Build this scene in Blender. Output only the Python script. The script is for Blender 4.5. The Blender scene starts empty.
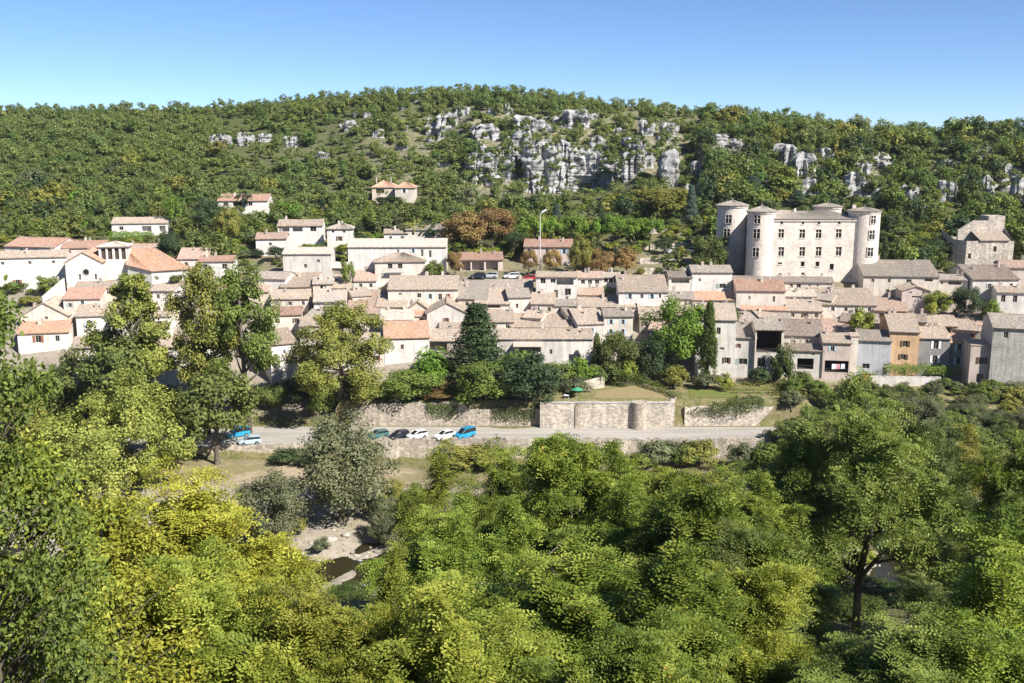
import bpy, math, random
import numpy as np
from math import radians as R, sin, cos, tan, pi, hypot
from mathutils import noise as mnoise, Vector

random.seed(11)
rng = np.random.default_rng(11)
SC = bpy.context.scene
COL = SC.collection
F, PIT, CZ = 996.0, R(10.9), 60.0
cp, sp = cos(PIT), sin(PIT)


def at(px, py, Y):
    """the point of the place that shows at pixel px,py when it stands Y metres away"""
    a, b = (px - 512) / F, (341.5 - py) / F
    t = Y / (cp + b * sp)
    return a * t, Y, CZ + t * (b * cp - sp)


def mpp(px, py, Y):
    return Y / (cp + (341.5 - py) / F * sp) / F


def proj(X, Y, Z):
    d = Y * cp - (Z - CZ) * sp
    u = Y * sp + (Z - CZ) * cp
    return 512 + F * X / d, 341.5 - F * u / d


# ------------------------------------------------------------------ terrain
SKY = [(-300, 108), (0, 103), (100, 104), (200, 99), (270, 97), (330, 89), (400, 84), (480, 81), (560, 88), (640, 98),
       (700, 105), (760, 109), (830, 118), (900, 124), (960, 121), (1024, 121), (1300, 124)]
SKX, SKYY = [s[0] for s in SKY], [s[1] for s in SKY]


def sky_y(u):
    return float(np.interp(u, SKX, SKYY))


def dep(py, Y):
    return at(512, py, Y)[2]


def lerp(a, b, t):
    return a + (b - a) * t


def profile(u):
    ys = lerp(181, 187, min(1, max(0, (u - 150) / 225)))          # river wall line
    zb = lerp(2.7, 0.9, min(1, max(0, (u - 330) / 80)))
    P = [(-400, 63), (-60, 60), (-5, 58.4), (2.2, 58.0), (5, 54.5), (11, 43.5), (70, 21.5), (126, 1.3), (132, -0.5),
         (138.5, -0.6), (141.5, 0.25), (150, 0.7), (ys - 0.2, zb)]
    if u < 330:
        P += [(ys + 0.2, 4.4), (196.5, 4.4), (211, 9.6)]
    elif u < 800:
        P += [(ys + 0.2, 4.4), (197.3, 4.4), (198.2, 9.6), (213, 9.7)]
    else:
        P[-1] = (165, 1.2)
        P += [(186, 5.0), (204, 9.0), (213, 9.6)]
    P += [(228, 16.4), (240, 21.6)]
    s = sky_y(u) + 8
    if 705 <= u <= 890:
        P += [(253, 26.4), (281, 27.4), (292, dep(232, 292)), (325, dep(190, 325)), (352, dep(166, 352)), (368, dep(146, 368)), (420, dep(s, 420))]
    elif u > 890:
        P += [(255, 27.3), (268, dep(266, 268)), (290, dep(230, 290)), (320, dep(190, 320)), (350, dep(158, 350)), (400, dep(s, 400))]
    elif u > 630:
        P += [(255, 27.5), (290, dep(240, 290)), (335, dep(200, 335)), (370, dep(168, 370)), (410, dep(130, 410)), (455, dep(s, 455))]
    elif u >= 470:
        P += [(255, 27.5), (295, dep(240, 295)), (345, dep(205, 345)), (378, dep(191, 378)), (390, dep(156, 390)), (408, dep(140, 408)), (432, dep(116, 432)), (485, dep(s, 485))]
    elif u > 350:
        P += [(255, 27.5), (295, dep(240, 295)), (350, dep(200, 350)), (420, dep(146, 420)), (490, dep(s, 490))]
    else:
        P += [(255, 27.5), (295, dep(240, 295)), (345, dep(206, 345)), (430, dep(150, 430)), (510, dep(s, 510))]
    yc, zc = P[-1]
    P += [(yc + 60, zc - 2), (yc + 400, zc - 50), (yc + 3000, zc - 60)]
    return P


UC = [-400, 0, 150, 200, 260, 328, 332, 372, 410, 440, 470, 510, 550, 600, 640, 690, 705, 760, 798, 830, 888, 900, 960, 1024, 1400]
YG = np.concatenate([np.arange(-60, 186, 0.5), np.arange(186, 200, 0.1), np.arange(200, 560, 0.5), np.arange(560, 3600, 20)])
TAB = np.array([np.interp(YG, [p[0] for p in profile(u)], [p[1] for p in profile(u)]) for u in UC])


def wob(X, Y):
    return (np.sin(X * .071 + Y * .043) + np.sin(X * .13 - Y * .097 + 1.7) + np.sin(Y * .19 + X * .031 + .6)) / 3


def ground(X, Y):
    X = np.asarray(X, float); Y = np.asarray(Y, float)
    u = 512 + F * X / np.maximum(Y, 60.)
    i = np.clip(np.searchsorted(UC, u, side='right') - 1, 0, len(UC) - 2)
    ua = np.array(UC, float)
    t = np.clip((u - ua[i]) / (ua[i + 1] - ua[i]), 0, 1)
    j = np.clip(np.searchsorted(YG, Y, side='right') - 1, 0, len(YG) - 2)
    s = np.clip((Y - YG[j]) / (YG[j + 1] - YG[j]), 0, 1)
    z = (TAB[i, j] * (1 - s) + TAB[i, j + 1] * s) * (1 - t) + (TAB[i + 1, j] * (1 - s) + TAB[i + 1, j + 1] * s) * t
    amp = np.interp(Y, [-60, 14, 40, 118, 124, 290, 350, 470, 520, 560], [0, 0, .8, .8, .05, .05, 1.4, 1.4, .6, .6])
    bank = np.interp(Y, [122, 128, 146, 154], [0, 1, 1, 0])
    return z + wob(X, Y) * amp + bank * (.42 * np.sin(X * .33 + Y * .21) + .3 * np.sin(X * .83 - Y * .37 + 2) + .15 * np.sin(X * 1.9 + Y))


HY = np.arange(12, 560, .35)


def hit(px, py):
    """where the sight line through a pixel meets the ground"""
    a, b = (px - 512) / F, (341.5 - py) / F
    t = HY / (cp + b * sp)
    X = a * t
    Z = CZ + t * (b * cp - sp)
    below = Z < ground(X, HY)
    k = int(np.argmax(below)) if below.any() else len(HY) - 1
    return float(X[k]), float(HY[k]), float(ground(X[k], HY[k]))


# ------------------------------------------------------------------ materials
MATS = {}


def nodes(name):
    m = bpy.data.materials.new(name)
    m.use_nodes = True
    nt = m.node_tree
    for n in list(nt.nodes):
        nt.nodes.remove(n)
    out = nt.nodes.new('ShaderNodeOutputMaterial')
    return m, nt, out


def N(nt, t, **kw):
    n = nt.nodes.new(t)
    for k, v in kw.items():
        if k[0] == '_':
            setattr(n, k[1:], v)
        else:
            n.inputs[k.replace('__', ' ')].default_value = v
    return n


def ramp(nt, fac, stops, interp='LINEAR'):
    r = nt.nodes.new('ShaderNodeValToRGB')
    r.color_ramp.interpolation = interp
    e = r.color_ramp.elements
    e[0].position, e[0].color = stops[0][0], (*stops[0][1], 1)
    e[1].position, e[1].color = stops[-1][0], (*stops[-1][1], 1)
    for p, c in stops[1:-1]:
        x = e.new(p); x.color = (*c, 1)
    nt.links.new(fac, r.inputs['Fac'])
    return r.outputs['Color']


def mix(nt, fac, a, b, mode='MIX'):
    n = nt.nodes.new('ShaderNodeMix')
    n.data_type = 'RGBA'; n.blend_type = mode
    for s, v in ((n.inputs[0], fac), (n.inputs[6], a), (n.inputs[7], b)):
        if isinstance(v, (int, float)):
            s.default_value = v
        elif isinstance(v, tuple):
            s.default_value = (*v, 1) if len(v) == 3 else v
        else:
            nt.links.new(v, s)
    return n.outputs[2]


def coords(nt, scale=(1, 1, 1), kind='Object'):
    tc = nt.nodes.new('ShaderNodeTexCoord')
    mp = nt.nodes.new('ShaderNodeMapping')
    mp.inputs['Scale'].default_value = scale
    nt.links.new(tc.outputs[kind], mp.inputs['Vector'])
    return mp.outputs['Vector']


def noise(nt, vec, scale, detail=4, rough=.55):
    n = N(nt, 'ShaderNodeTexNoise', Scale=scale, Detail=detail, Roughness=rough)
    nt.links.new(vec, n.inputs['Vector'])
    return n.outputs['Fac']


def bump(nt, h, strength, dist):
    b = N(nt, 'ShaderNodeBump', Strength=strength, Distance=dist)
    nt.links.new(h, b.inputs['Height'])
    return b.outputs['Normal']


def finish(nt, out, color, rough=.8, normal=None, spec=.3, metal=0):
    p = N(nt, 'ShaderNodeBsdfPrincipled', Roughness=rough, Metallic=metal)
    p.inputs['Specular IOR Level'].default_value = spec
    if isinstance(color, tuple):
        p.inputs['Base Color'].default_value = (*color, 1)
    else:
        nt.links.new(color, p.inputs['Base Color'])
    if normal is not None:
        nt.links.new(normal, p.inputs['Normal'])
    nt.links.new(p.outputs[0], out.inputs[0])
    return p


def sc3(c, k):
    return tuple(min(1, x * k) for x in c)


def plain(name, c, rough=.6, metal=0, spec=.4):
    k = 'plain' + name
    if k not in MATS:
        m, nt, out = nodes(name)
        v = coords(nt)
        f = noise(nt, v, 1.3)
        finish(nt, out, ramp(nt, f, [(.3, sc3(c, .85)), (.7, sc3(c, 1.1))]), rough, None, spec, metal)
        MATS[k] = m
    return MATS[k]


WALLC = {'white': (.74, .70, .65), 'cream': (.66, .595, .51), 'sand': (.63, .535, .43), 'warm': (.70, .635, .555), 'pink': (.66, .55, .495), 'stone': (.50, .45, .385), 'grey': (.31, .30, .295),
         'greystone': (.58, .555, .52), 'ochre': (.74, .50, .30), 'lav': (.56, .56, .585), 'pale': (.62, .585, .54), 'castle': (.78, .70, .62),
         'rubble': (.54, .475, .40), 'rubblelight': (.67, .60, .52)}
WALLC = {k: tuple(x * (.90 if k in ('white', 'cream', 'pale', 'castle', 'lav', 'sand', 'warm') else .84) for x in v) for k, v in WALLC.items()}


def wall_mat(w):
    k = 'wall' + w
    if k in MATS:
        return MATS[k]
    c = WALLC[w]
    m, nt, out = nodes(w + '_render')
    v = coords(nt)
    rough = w in ('stone', 'greystone', 'castle', 'rubble', 'rubblelight')
    oi = nt.nodes.new('ShaderNodeObjectInfo')
    add = nt.nodes.new('ShaderNodeVectorMath'); add.operation = 'ADD'
    nt.links.new(v, add.inputs[0]); nt.links.new(oi.outputs['Location'], add.inputs[1])
    v = add.outputs[0]
    big = noise(nt, v, .35, 5, .6)
    col = ramp(nt, big, [(.28, sc3(c, .72)), (.5, c), (.75, sc3(c, 1.1))])
    mp = nt.nodes.new('ShaderNodeMapping'); mp.inputs['Scale'].default_value = (1.6, 1.6, .16)
    nt.links.new(v, mp.inputs['Vector'])
    streak = noise(nt, mp.outputs[0], .9, 6, .65)
    sf = ramp(nt, streak, [(.48, (0, 0, 0)), (.68, (1, 1, 1))])
    col = mix(nt, sf, col, sc3(c, .88) if w == 'castle' else (sc3(c, .60) if rough else sc3(c, .74)))
    fine = noise(nt, v, 4.5, 6, .7)
    if rough:
        vo = N(nt, 'ShaderNodeTexVoronoi', Scale=1.9 if w != 'castle' else 1.5, Randomness=.9)
        mp2 = nt.nodes.new('ShaderNodeMapping'); mp2.inputs['Scale'].default_value = (1, 1, 1.7)
        nt.links.new(v, mp2.inputs['Vector']); nt.links.new(mp2.outputs[0], vo.inputs['Vector'])
        sep = nt.nodes.new('ShaderNodeSeparateColor'); nt.links.new(vo.outputs['Color'], sep.inputs[0])
        st = ramp(nt, sep.outputs[0], [(0, (.56, .56, .56)), (1, (1.2, 1.18, 1.14))])
        col = mix(nt, .85 if 'rubble' in w else .3, col, mix(nt, 1.0, col, st, 'MULTIPLY'))
        v2 = N(nt, 'ShaderNodeTexVoronoi', Scale=1.9 if w != 'castle' else 1.5, Randomness=.9, _feature='DISTANCE_TO_EDGE')
        nt.links.new(mp2.outputs[0], v2.inputs['Vector'])
        jt = ramp(nt, v2.outputs['Distance'], [(0, (0, 0, 0)), (.09, (1, 1, 1))])
        nm = bump(nt, jt, .5, .05)
        fin = ramp(nt, fine, [(.3, (.86, .86, .86)), (.7, (1.08, 1.08, 1.08))])
        col = mix(nt, .9, col, fin, 'MULTIPLY')
    else:
        fin = ramp(nt, fine, [(.3, (.93, .93, .93)), (.7, (1.04, 1.04, 1.04))])
        col = mix(nt, .8, col, fin, 'MULTIPLY')
        nm = bump(nt, fine, .3, .03)
    finish(nt, out, col, .92, nm, .15)
    MATS[k] = m
    return m


ROOFC = {'tan': ((.335, .270, .215), (.255, .200, .158), (.41, .345, .29), (.295, .262, .23)),
         'greyr': ((.275, .237, .203), (.20, .172, .148), (.345, .308, .272), (.25, .232, .212)),
         'pinkr': ((.375, .262, .212), (.29, .195, .155), (.44, .335, .28), (.325, .268, .228)),
         'orange': ((.41, .25, .168), (.34, .195, .13), (.47, .32, .235), (.37, .265, .205)),
         'red': ((.335, .20, .155), (.26, .15, .12), (.40, .265, .21), (.305, .225, .185)),
         'brown': ((.20, .158, .13), (.145, .115, .095), (.265, .22, .185), (.20, .18, .16)),
         'pale': ((.42, .368, .318), (.345, .295, .25), (.485, .44, .395), (.39, .36, .325))}
ROOFC = {k: tuple((a * 1.17, b_ * 1.14, c * 1.10) for a, b_, c in v) for k, v in ROOFC.items()}


def roof_mat(r):
    k = 'roof' + r
    if k in MATS:
        return MATS[k]
    a, b, c, d = ROOFC[r]
    m, nt, out = nodes(r + '_clay_tiles')
    v = coords(nt, (1 / .24, 1 / .42, 1 / .42))
    sn = nt.nodes.new('ShaderNodeVectorMath'); sn.operation = 'FLOOR'
    nt.links.new(v, sn.inputs[0])
    wn = nt.nodes.new('ShaderNodeTexWhiteNoise'); wn.noise_dimensions = '3D'
    nt.links.new(sn.outputs[0], wn.inputs['Vector'])
    tile = ramp(nt, wn.outputs['Value'], [(0, sc3(b, .8)), (.35, a), (.7, a), (1, sc3(c, 1.12))])
    vo = coords(nt)
    oi = nt.nodes.new('ShaderNodeObjectInfo')
    add = nt.nodes.new('ShaderNodeVectorMath'); add.operation = 'ADD'
    nt.links.new(vo, add.inputs[0]); nt.links.new(oi.outputs['Location'], add.inputs[1])
    big = noise(nt, add.outputs[0], .5, 5, .65)
    f = ramp(nt, big, [(.40, (0, 0, 0)), (.62, (1, 1, 1))])
    col = mix(nt, f, tile, d)
    med = noise(nt, add.outputs[0], 2.2, 4, .7)
    col = mix(nt, 1.0, col, ramp(nt, med, [(.3, (.66, .66, .66)), (.7, (1.2, 1.2, 1.2))]), 'MULTIPLY')
    hv = N(nt, 'ShaderNodeHueSaturation')
    mr = N(nt, 'ShaderNodeMapRange'); nt.links.new(oi.outputs['Random'], mr.inputs[0])
    mr.inputs[3].default_value = .84; mr.inputs[4].default_value = 1.14
    nt.links.new(mr.outputs[0], hv.inputs['Value']); nt.links.new(col, hv.inputs['Color'])
    finish(nt, out, hv.outputs[0], .9, None, .12)
    MATS[k] = m
    return m


def glass():
    if 'glass' not in MATS:
        m, nt, out = nodes('dark_window_glass')
        finish(nt, out, (.022, .023, .025), .22, None, .28)
        MATS['glass'] = m
    return MATS['glass']


def leaf_mat(name, cs, trans=.4, attr_hue=False):
    """cs: dark, mid, light, odd leaf colours"""
    k = 'leaf' + name
    if k in MATS:
        return MATS[k]
    m, nt, out = nodes(name + '_leaves')
    at_ = N(nt, 'ShaderNodeAttribute', _attribute_name='tint')
    oi = nt.nodes.new('ShaderNodeObjectInfo')
    col = ramp(nt, at_.outputs['Fac'], [(0, cs[0]), (.45, cs[1]), (.85, cs[2]), (.93, cs[2]), (1, cs[3])])
    hv = N(nt, 'ShaderNodeHueSaturation')
    src = oi.outputs['Random']
    if attr_hue:
        src = N(nt, 'ShaderNodeAttribute', _attribute_name='hue').outputs['Fac']
        col2 = ramp(nt, src, [(0, (.55, .80, .75)), (.25, (.80, .95, .8)), (.5, (1, 1, 1)), (.75, (1.16, 1.12, .9)), (.92, (1.28, 1.2, 1.0)), (1, (1.3, 1.18, 1.1))])
        col = mix(nt, 1.0, col, col2, 'MULTIPLY')
    else:
        mr = N(nt, 'ShaderNodeMapRange'); nt.links.new(src, mr.inputs[0])
        mr.inputs[3].default_value = .494; mr.inputs[4].default_value = .512
        nt.links.new(mr.outputs[0], hv.inputs['Hue'])
        ml = N(nt, 'ShaderNodeMath', _operation='MULTIPLY'); nt.links.new(src, ml.inputs[0]); ml.inputs[1].default_value = 7.31
        fr = N(nt, 'ShaderNodeMath', _operation='FRACT'); nt.links.new(ml.outputs[0], fr.inputs[0])
        m2 = N(nt, 'ShaderNodeMapRange'); nt.links.new(fr.outputs[0], m2.inputs[0])
        m2.inputs[3].default_value = .82; m2.inputs[4].default_value = 1.2
        nt.links.new(m2.outputs[0], hv.inputs['Value'])
    nt.links.new(col, hv.inputs['Color'])
    p = N(nt, 'ShaderNodeBsdfPrincipled', Roughness=.55)
    p.inputs['Specular IOR Level'].default_value = .22
    tr = nt.nodes.new('ShaderNodeBsdfTranslucent')
    tc = mix(nt, 1.0, hv.outputs[0], (1.25, 1.2, .6), 'MULTIPLY')
    nt.links.new(hv.outputs[0], p.inputs['Base Color']); nt.links.new(tc, tr.inputs['Color'])
    mx = N(nt, 'ShaderNodeMixShader', Fac=trans)
    nt.links.new(p.outputs[0], mx.inputs[1]); nt.links.new(tr.outputs[0], mx.inputs[2])
    nt.links.new(mx.outputs[0], out.inputs[0])
    MATS[k] = m
    return m


def g(k, c):
    return tuple(x * k for x in c)


PAL = {  # dark, mid, light, odd
    'oak': ((.045, .066, .018), (.088, .118, .028), (.140, .172, .044), (.20, .16, .06)),
    'green': ((.054, .086, .018), (.104, .150, .028), (.165, .215, .044), (.22, .21, .06)),
    'bright': ((.060, .115, .014), (.105, .185, .022), (.165, .255, .035), (.23, .27, .05)),
    'dark': ((.022, .042, .018), (.042, .070, .026), (.074, .108, .040), (.11, .12, .05)),
    'blue': ((.035, .060, .042), (.068, .108, .070), (.108, .155, .105), (.14, .17, .12)),
    'olive': ((.086, .100, .020), (.160, .172, .034), (.240, .245, .054), (.31, .26, .08)),
    'grey': ((.062, .080, .036), (.108, .128, .058), (.165, .185, .090), (.22, .22, .12)),
    'yellow': ((.085, .100, .012), (.180, .192, .022), (.285, .290, .040), (.36, .26, .05)),
    'lime': ((.052, .080, .010), (.138, .172, .022), (.258, .280, .044), (.36, .27, .06)),
    'sun': ((.080, .102, .020), (.172, .198, .038), (.280, .305, .068), (.33, .30, .09)),
    'ash': ((.062, .084, .020), (.122, .145, .034), (.195, .215, .054), (.26, .23, .07)),
    'orange': ((.105, .075, .028), (.175, .122, .045), (.245, .170, .068), (.20, .19, .06)),
    'rust': ((.12, .090, .032), (.20, .150, .052), (.28, .21, .08), (.26, .15, .06)),
    'fore': ((.036, .068, .009), (.104, .158, .020), (.218, .268, .040), (.36, .24, .05)),
    'ivy': ((.030, .055, .012), (.062, .098, .020), (.105, .145, .032), (.18, .17, .05)),
}


PAL = {k: tuple((r_ * 1.42, g_ * 1.33, b_ * 1.5) for r_, g_, b_ in v) for k, v in PAL.items()}


def leaf(n, trans=.3):
    return leaf_mat(n, PAL[n], trans)


def bark():
    if 'bark' not in MATS:
        m, nt, out = nodes('bark')
        f = noise(nt, coords(nt, (6, 6, 1.2)), 1.5, 5, .7)
        finish(nt, out, ramp(nt, f, [(.3, (.05, .042, .033)), (.7, (.19, .165, .135))]), .95, bump(nt, f, .6, .03), .1)
        MATS['bark'] = m
    return MATS['bark']


def rock_mat():
    if 'rock' not in MATS:
        m, nt, out = nodes('limestone')
        v = coords(nt)
        f = noise(nt, v, .28, 7, .65)
        c = ramp(nt, f, [(.25, (.18, .176, .172)), (.42, (.33, .326, .322)), (.6, (.425, .42, .42)), (.8, (.52, .512, .51))])
        st = noise(nt, coords(nt, (.9, .9, .09)), .8, 6, .7)
        c = mix(nt, ramp(nt, st, [(.5, (0, 0, 0)), (.68, (1, 1, 1))]), c, (.13, .125, .12))
        wv = noise(nt, coords(nt, (.15, .15, 2.2)), .6, 6, .7)
        c = mix(nt, 1.0, c, ramp(nt, wv, [(.36, (.36, .34, .31)), (.47, (1, 1, 1))]), 'MULTIPLY')
        h = noise(nt, v, 1.7, 8, .75)
        finish(nt, out, c, .95, bump(nt, h, .9, .4), .1)
        MATS['rock'] = m
    return MATS['rock']


# ------------------------------------------------------------------ mesh helpers
def link(o, parent=None):
    COL.objects.link(o)
    if parent is not None:
        o.parent = parent
    return o


def tag(o, label=None, cat=None, group=None, kind=None):
    for k, v in (('label', label), ('category', cat), ('group', group), ('kind', kind)):
        if v:
            o[k] = v
    return o


def empty(name, loc, rz=0, **kw):
    o = bpy.data.objects.new(name, None)
    o.empty_display_size = .5
    link(o)
    o.location = loc
    o.rotation_euler = (0, 0, rz)
    return tag(o, **kw)


class MB:
    def __init__(s):
        s.v, s.f, s.m, s.k = [], [], [], 0

    def add(s, vs, fs):
        o = len(s.v)
        s.v += [tuple(v) for v in vs]
        s.f += [tuple(i + o for i in f) for f in fs]
        s.m += [s.k] * len(fs)
        return s

    def quad(s, a, b, c, d):
        return s.add((a, b, c, d), ((0, 1, 2, 3),))

    def box(s, x0, x1, y0, y1, z0, z1):
        return s.add([(x0, y0, z0), (x1, y0, z0), (x1, y1, z0), (x0, y1, z0), (x0, y0, z1), (x1, y0, z1), (x1, y1, z1), (x0, y1, z1)],
                     [(3, 2, 1, 0), (4, 5, 6, 7), (0, 1, 5, 4), (1, 2, 6, 5), (2, 3, 7, 6), (3, 0, 4, 7)])

    def lathe(s, cx, cy, prof, n=24, cap=True):
        vs, fs = [], []
        for r, z in prof:
            for i in range(n):
                a = 2 * pi * i / n
                vs.append((cx + r * cos(a), cy + r * sin(a), z))
        for k in range(len(prof) - 1):
            for i in range(n):
                j = (i + 1) % n
                fs.append((k * n + i, k * n + j, (k + 1) * n + j, (k + 1) * n + i))
        if cap:
            fs.append(tuple(range((len(prof) - 1) * n, len(prof) * n)))
            fs.append(tuple(range(n - 1, -1, -1)))
        return s.add(vs, fs)

    def tube(s, path, rad, n=6):
        vs, fs = [], []
        P = [Vector(p) for p in path]
        for i, p in enumerate(P):
            d = (P[min(i + 1, len(P) - 1)] - P[max(i - 1, 0)])
            d = d.normalized() if d.length > 1e-6 else Vector((0, 0, 1))
            a = d.cross(Vector((0, 1, 0)) if abs(d.y) < .8 else Vector((1, 0, 0))).normalized()
            b = d.cross(a)
            r = rad[i] if isinstance(rad, (list, tuple)) else rad
            for k in range(n):
                t = 2 * pi * k / n
                q = p + a * (r * cos(t)) + b * (r * sin(t))
                vs.append(q[:])
        for i in range(len(P) - 1):
            for k in range(n):
                j = (k + 1) % n
                fs.append((i * n + k, i * n + j, (i + 1) * n + j, (i + 1) * n + k))
        fs.append(tuple(range(n - 1, -1, -1)))
        fs.append(tuple(range((len(P) - 1) * n, len(P) * n)))
        return s.add(vs, fs)

    def mesh(s, name, mats, smooth=False):
        me = bpy.data.meshes.new(name)
        me.from_pydata(s.v, [], s.f)
        for m in (mats if isinstance(mats, (list, tuple)) else [mats]):
            me.materials.append(m)
        if any(s.m):
            me.polygons.foreach_set('material_index', s.m)
        if smooth:
            me.polygons.foreach_set('use_smooth', [True] * len(me.polygons))
        me.update()
        return me

    def build(s, name, mats, parent=None, loc=(0, 0, 0), rz=0, smooth=False):
        o = bpy.data.objects.new(name, s.mesh(name, mats, smooth))
        link(o, parent)
        o.location = loc
        o.rotation_euler = (0, 0, rz)
        return o


def np_mesh(name, V, quads, mats, attrs=None, midx=None, smooth=False):
    me = bpy.data.meshes.new(name)
    n, k = quads.shape
    me.vertices.add(len(V)); me.vertices.foreach_set('co', np.ascontiguousarray(V, np.float32).ravel())
    me.loops.add(n * k); me.loops.foreach_set('vertex_index', np.ascontiguousarray(quads, np.int32).ravel())
    me.polygons.add(n); me.polygons.foreach_set('loop_start', np.arange(0, n * k, k, dtype=np.int32))
    for m in (mats if isinstance(mats, (list, tuple)) else [mats]):
        me.materials.append(m)
    if midx is not None:
        me.polygons.foreach_set('material_index', np.ascontiguousarray(midx, np.int32))
    if smooth:
        me.polygons.foreach_set('use_smooth', np.ones(n, bool))
    for a, val in (attrs or {}).items():
        at_ = me.attributes.new(a, 'FLOAT', 'FACE' if len(val) == n else 'POINT')
        at_.data.foreach_set('value', np.ascontiguousarray(val, np.float32))
    me.update(calc_edges=True)
    return me


def unit(a):
    return a / np.maximum(np.linalg.norm(a, axis=-1, keepdims=True), 1e-9)


def rhombs(c, nrm, L, W, r, along=None):
    """leaf-sized four-cornered faces at c, facing nrm"""
    n = len(c)
    t = r.normal(size=(n, 3)) if along is None else along
    t1 = unit(np.cross(nrm, np.cross(t, nrm) + 1e-6))
    t1 = unit(t - nrm * np.sum(t * nrm, 1, keepdims=True))
    t2 = np.cross(nrm, t1)
    L = np.broadcast_to(np.asarray(L, float), (n,))[:, None] / 2
    W = np.broadcast_to(np.asarray(W, float), (n,))[:, None] / 2
    V = np.stack([c + t1 * L, c + t2 * W + t1 * L * .15, c - t1 * L, c - t2 * W + t1 * L * .15], 1).reshape(-1, 3)
    Q = np.arange(n * 4).reshape(n, 4)
    return V, Q


def ball(r, n):
    return unit(r.normal(size=(n, 3)))


def crown_leaves(seed, clumps, crad, per, L, W=None, flat=.85, fill=.42, up=.5, jit=.45, droop=0):
    r = np.random.default_rng(seed)
    n = len(clumps)
    idx = np.repeat(np.arange(n), per)
    d = ball(r, n * per)
    rad = (r.random(n * per) ** fill) * crad[idx]
    p = d * rad[:, None]
    p[:, 2] *= flat
    if droop:
        p[:, 2] -= droop * r.random(n * per) ** 2
    c = clumps[idx] + p
    cen = clumps.mean(0)
    out = unit(c - cen)
    nrm = unit(d * .6 + out * .35 + np.array([0, 0, up]) + r.normal(size=c.shape) * jit)
    ct = r.random(n)
    tint = np.clip(ct[idx] * .45 + r.random(n * per) * .55, 0, 1)
    s = r.uniform(.7, 1.3, n * per)
    V, Q = rhombs(c, nrm, L * s, (W or L * .7) * s, r)
    return V, Q, tint


def ell_clumps(seed, n, rx, rz, zc, inner=.45, lump=.25, low=-.75, ry=None):
    r = np.random.default_rng(seed)
    d = ball(r, n * 3)
    d = d[d[:, 2] > low][:n]
    ph = r.random(6) * 6.28
    lm = 1 + lump * (np.sin(d[:, 0] * 3.1 + ph[0]) * np.sin(d[:, 1] * 2.9 + ph[1]) + .6 * np.sin(d[:, 2] * 4 + ph[2] + d[:, 0] * 2))
    rad = (inner + (1 - inner) * r.random(len(d)) ** .6) * lm
    return d * rad[:, None] * np.array([rx, ry or rx, rz]) + np.array([0, 0, zc])


def trunk_mesh(name, seed, h, r0, clumps, k=7, fork=.35, n=6, lean=.3):
    r = np.random.default_rng(seed)
    b = MB()
    top = Vector((r.normal() * lean, r.normal() * lean, h * .8))
    f = Vector((top.x * .4, top.y * .4, h * fork))
    b.tube([(0, 0, -.9), (0, 0, 0), (f.x * .5 + .08 * r.normal(), f.y * .5, h * fork * .5), f[:], ((f + top) / 2 + Vector((r.normal() * .2, r.normal() * .2, 0)))[:], top[:]],
           [r0 * 1.5, r0 * 1.15, r0 * .9, r0 * .75, r0 * .45, r0 * .12], n + 2)
    for i in r.permutation(len(clumps))[:k]:
        c = Vector(clumps[i])
        t = r.uniform(.0, .7)
        s = f.lerp(top, t)
        mid = s.lerp(c, .5) + Vector((r.normal() * .25, r.normal() * .25, (c - s).length * .07))
        rr = r0 * .45 * (1 - t * .5)
        b.tube([s[:], mid[:], c[:]], [rr, rr * .6, rr * .15], n)
    return b.mesh(name, bark(), True)
# ------------------------------------------------------------------ tree kinds (unit meshes, shared by their copies)
KIND = {}


def kind(name, crown, trunk, H, W):
    v = np.empty(len(crown.vertices) * 3, np.float32); crown.vertices.foreach_get('co', v); v = v.reshape(-1, 3)
    H = float(np.percentile(v[:, 2], 99.3)); W = 2 * float(np.percentile(np.hypot(v[:, 0], v[:, 1]), 93))
    KIND.setdefault(name, []).append((crown, trunk, H, W))


def mk_round(name, seed, H, W, z0, ncl, per, L, cr=.34, lump=.25, low=-.75, flat=.85, rz=None, k=8, droop=0, fill=.42, fork=.35):
    zc = (z0 + H) / 2; rz_ = (H - z0) / 2
    cl = ell_clumps(seed, ncl, W / 2 * (1 - cr * .55), rz_ * (1 - cr * .45), zc, lump=lump, low=low)
    rad = np.random.default_rng(seed + 5).uniform(.7, 1.25, len(cl)) * cr * min(W / 2, rz_ * 1.3)
    V, Q, t = crown_leaves(seed, cl, rad, per, L, flat=flat, droop=droop, fill=fill)
    cm = np_mesh(name + '_crown', V, Q, leaf('green'), {'tint': t})
    kind(name, cm, trunk_mesh(name + '_trunk', seed, z0 + (H - z0) * .75, H * .022 + .05, cl, k, fork=max(.2, z0 / H * .9)), H, W)


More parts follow.
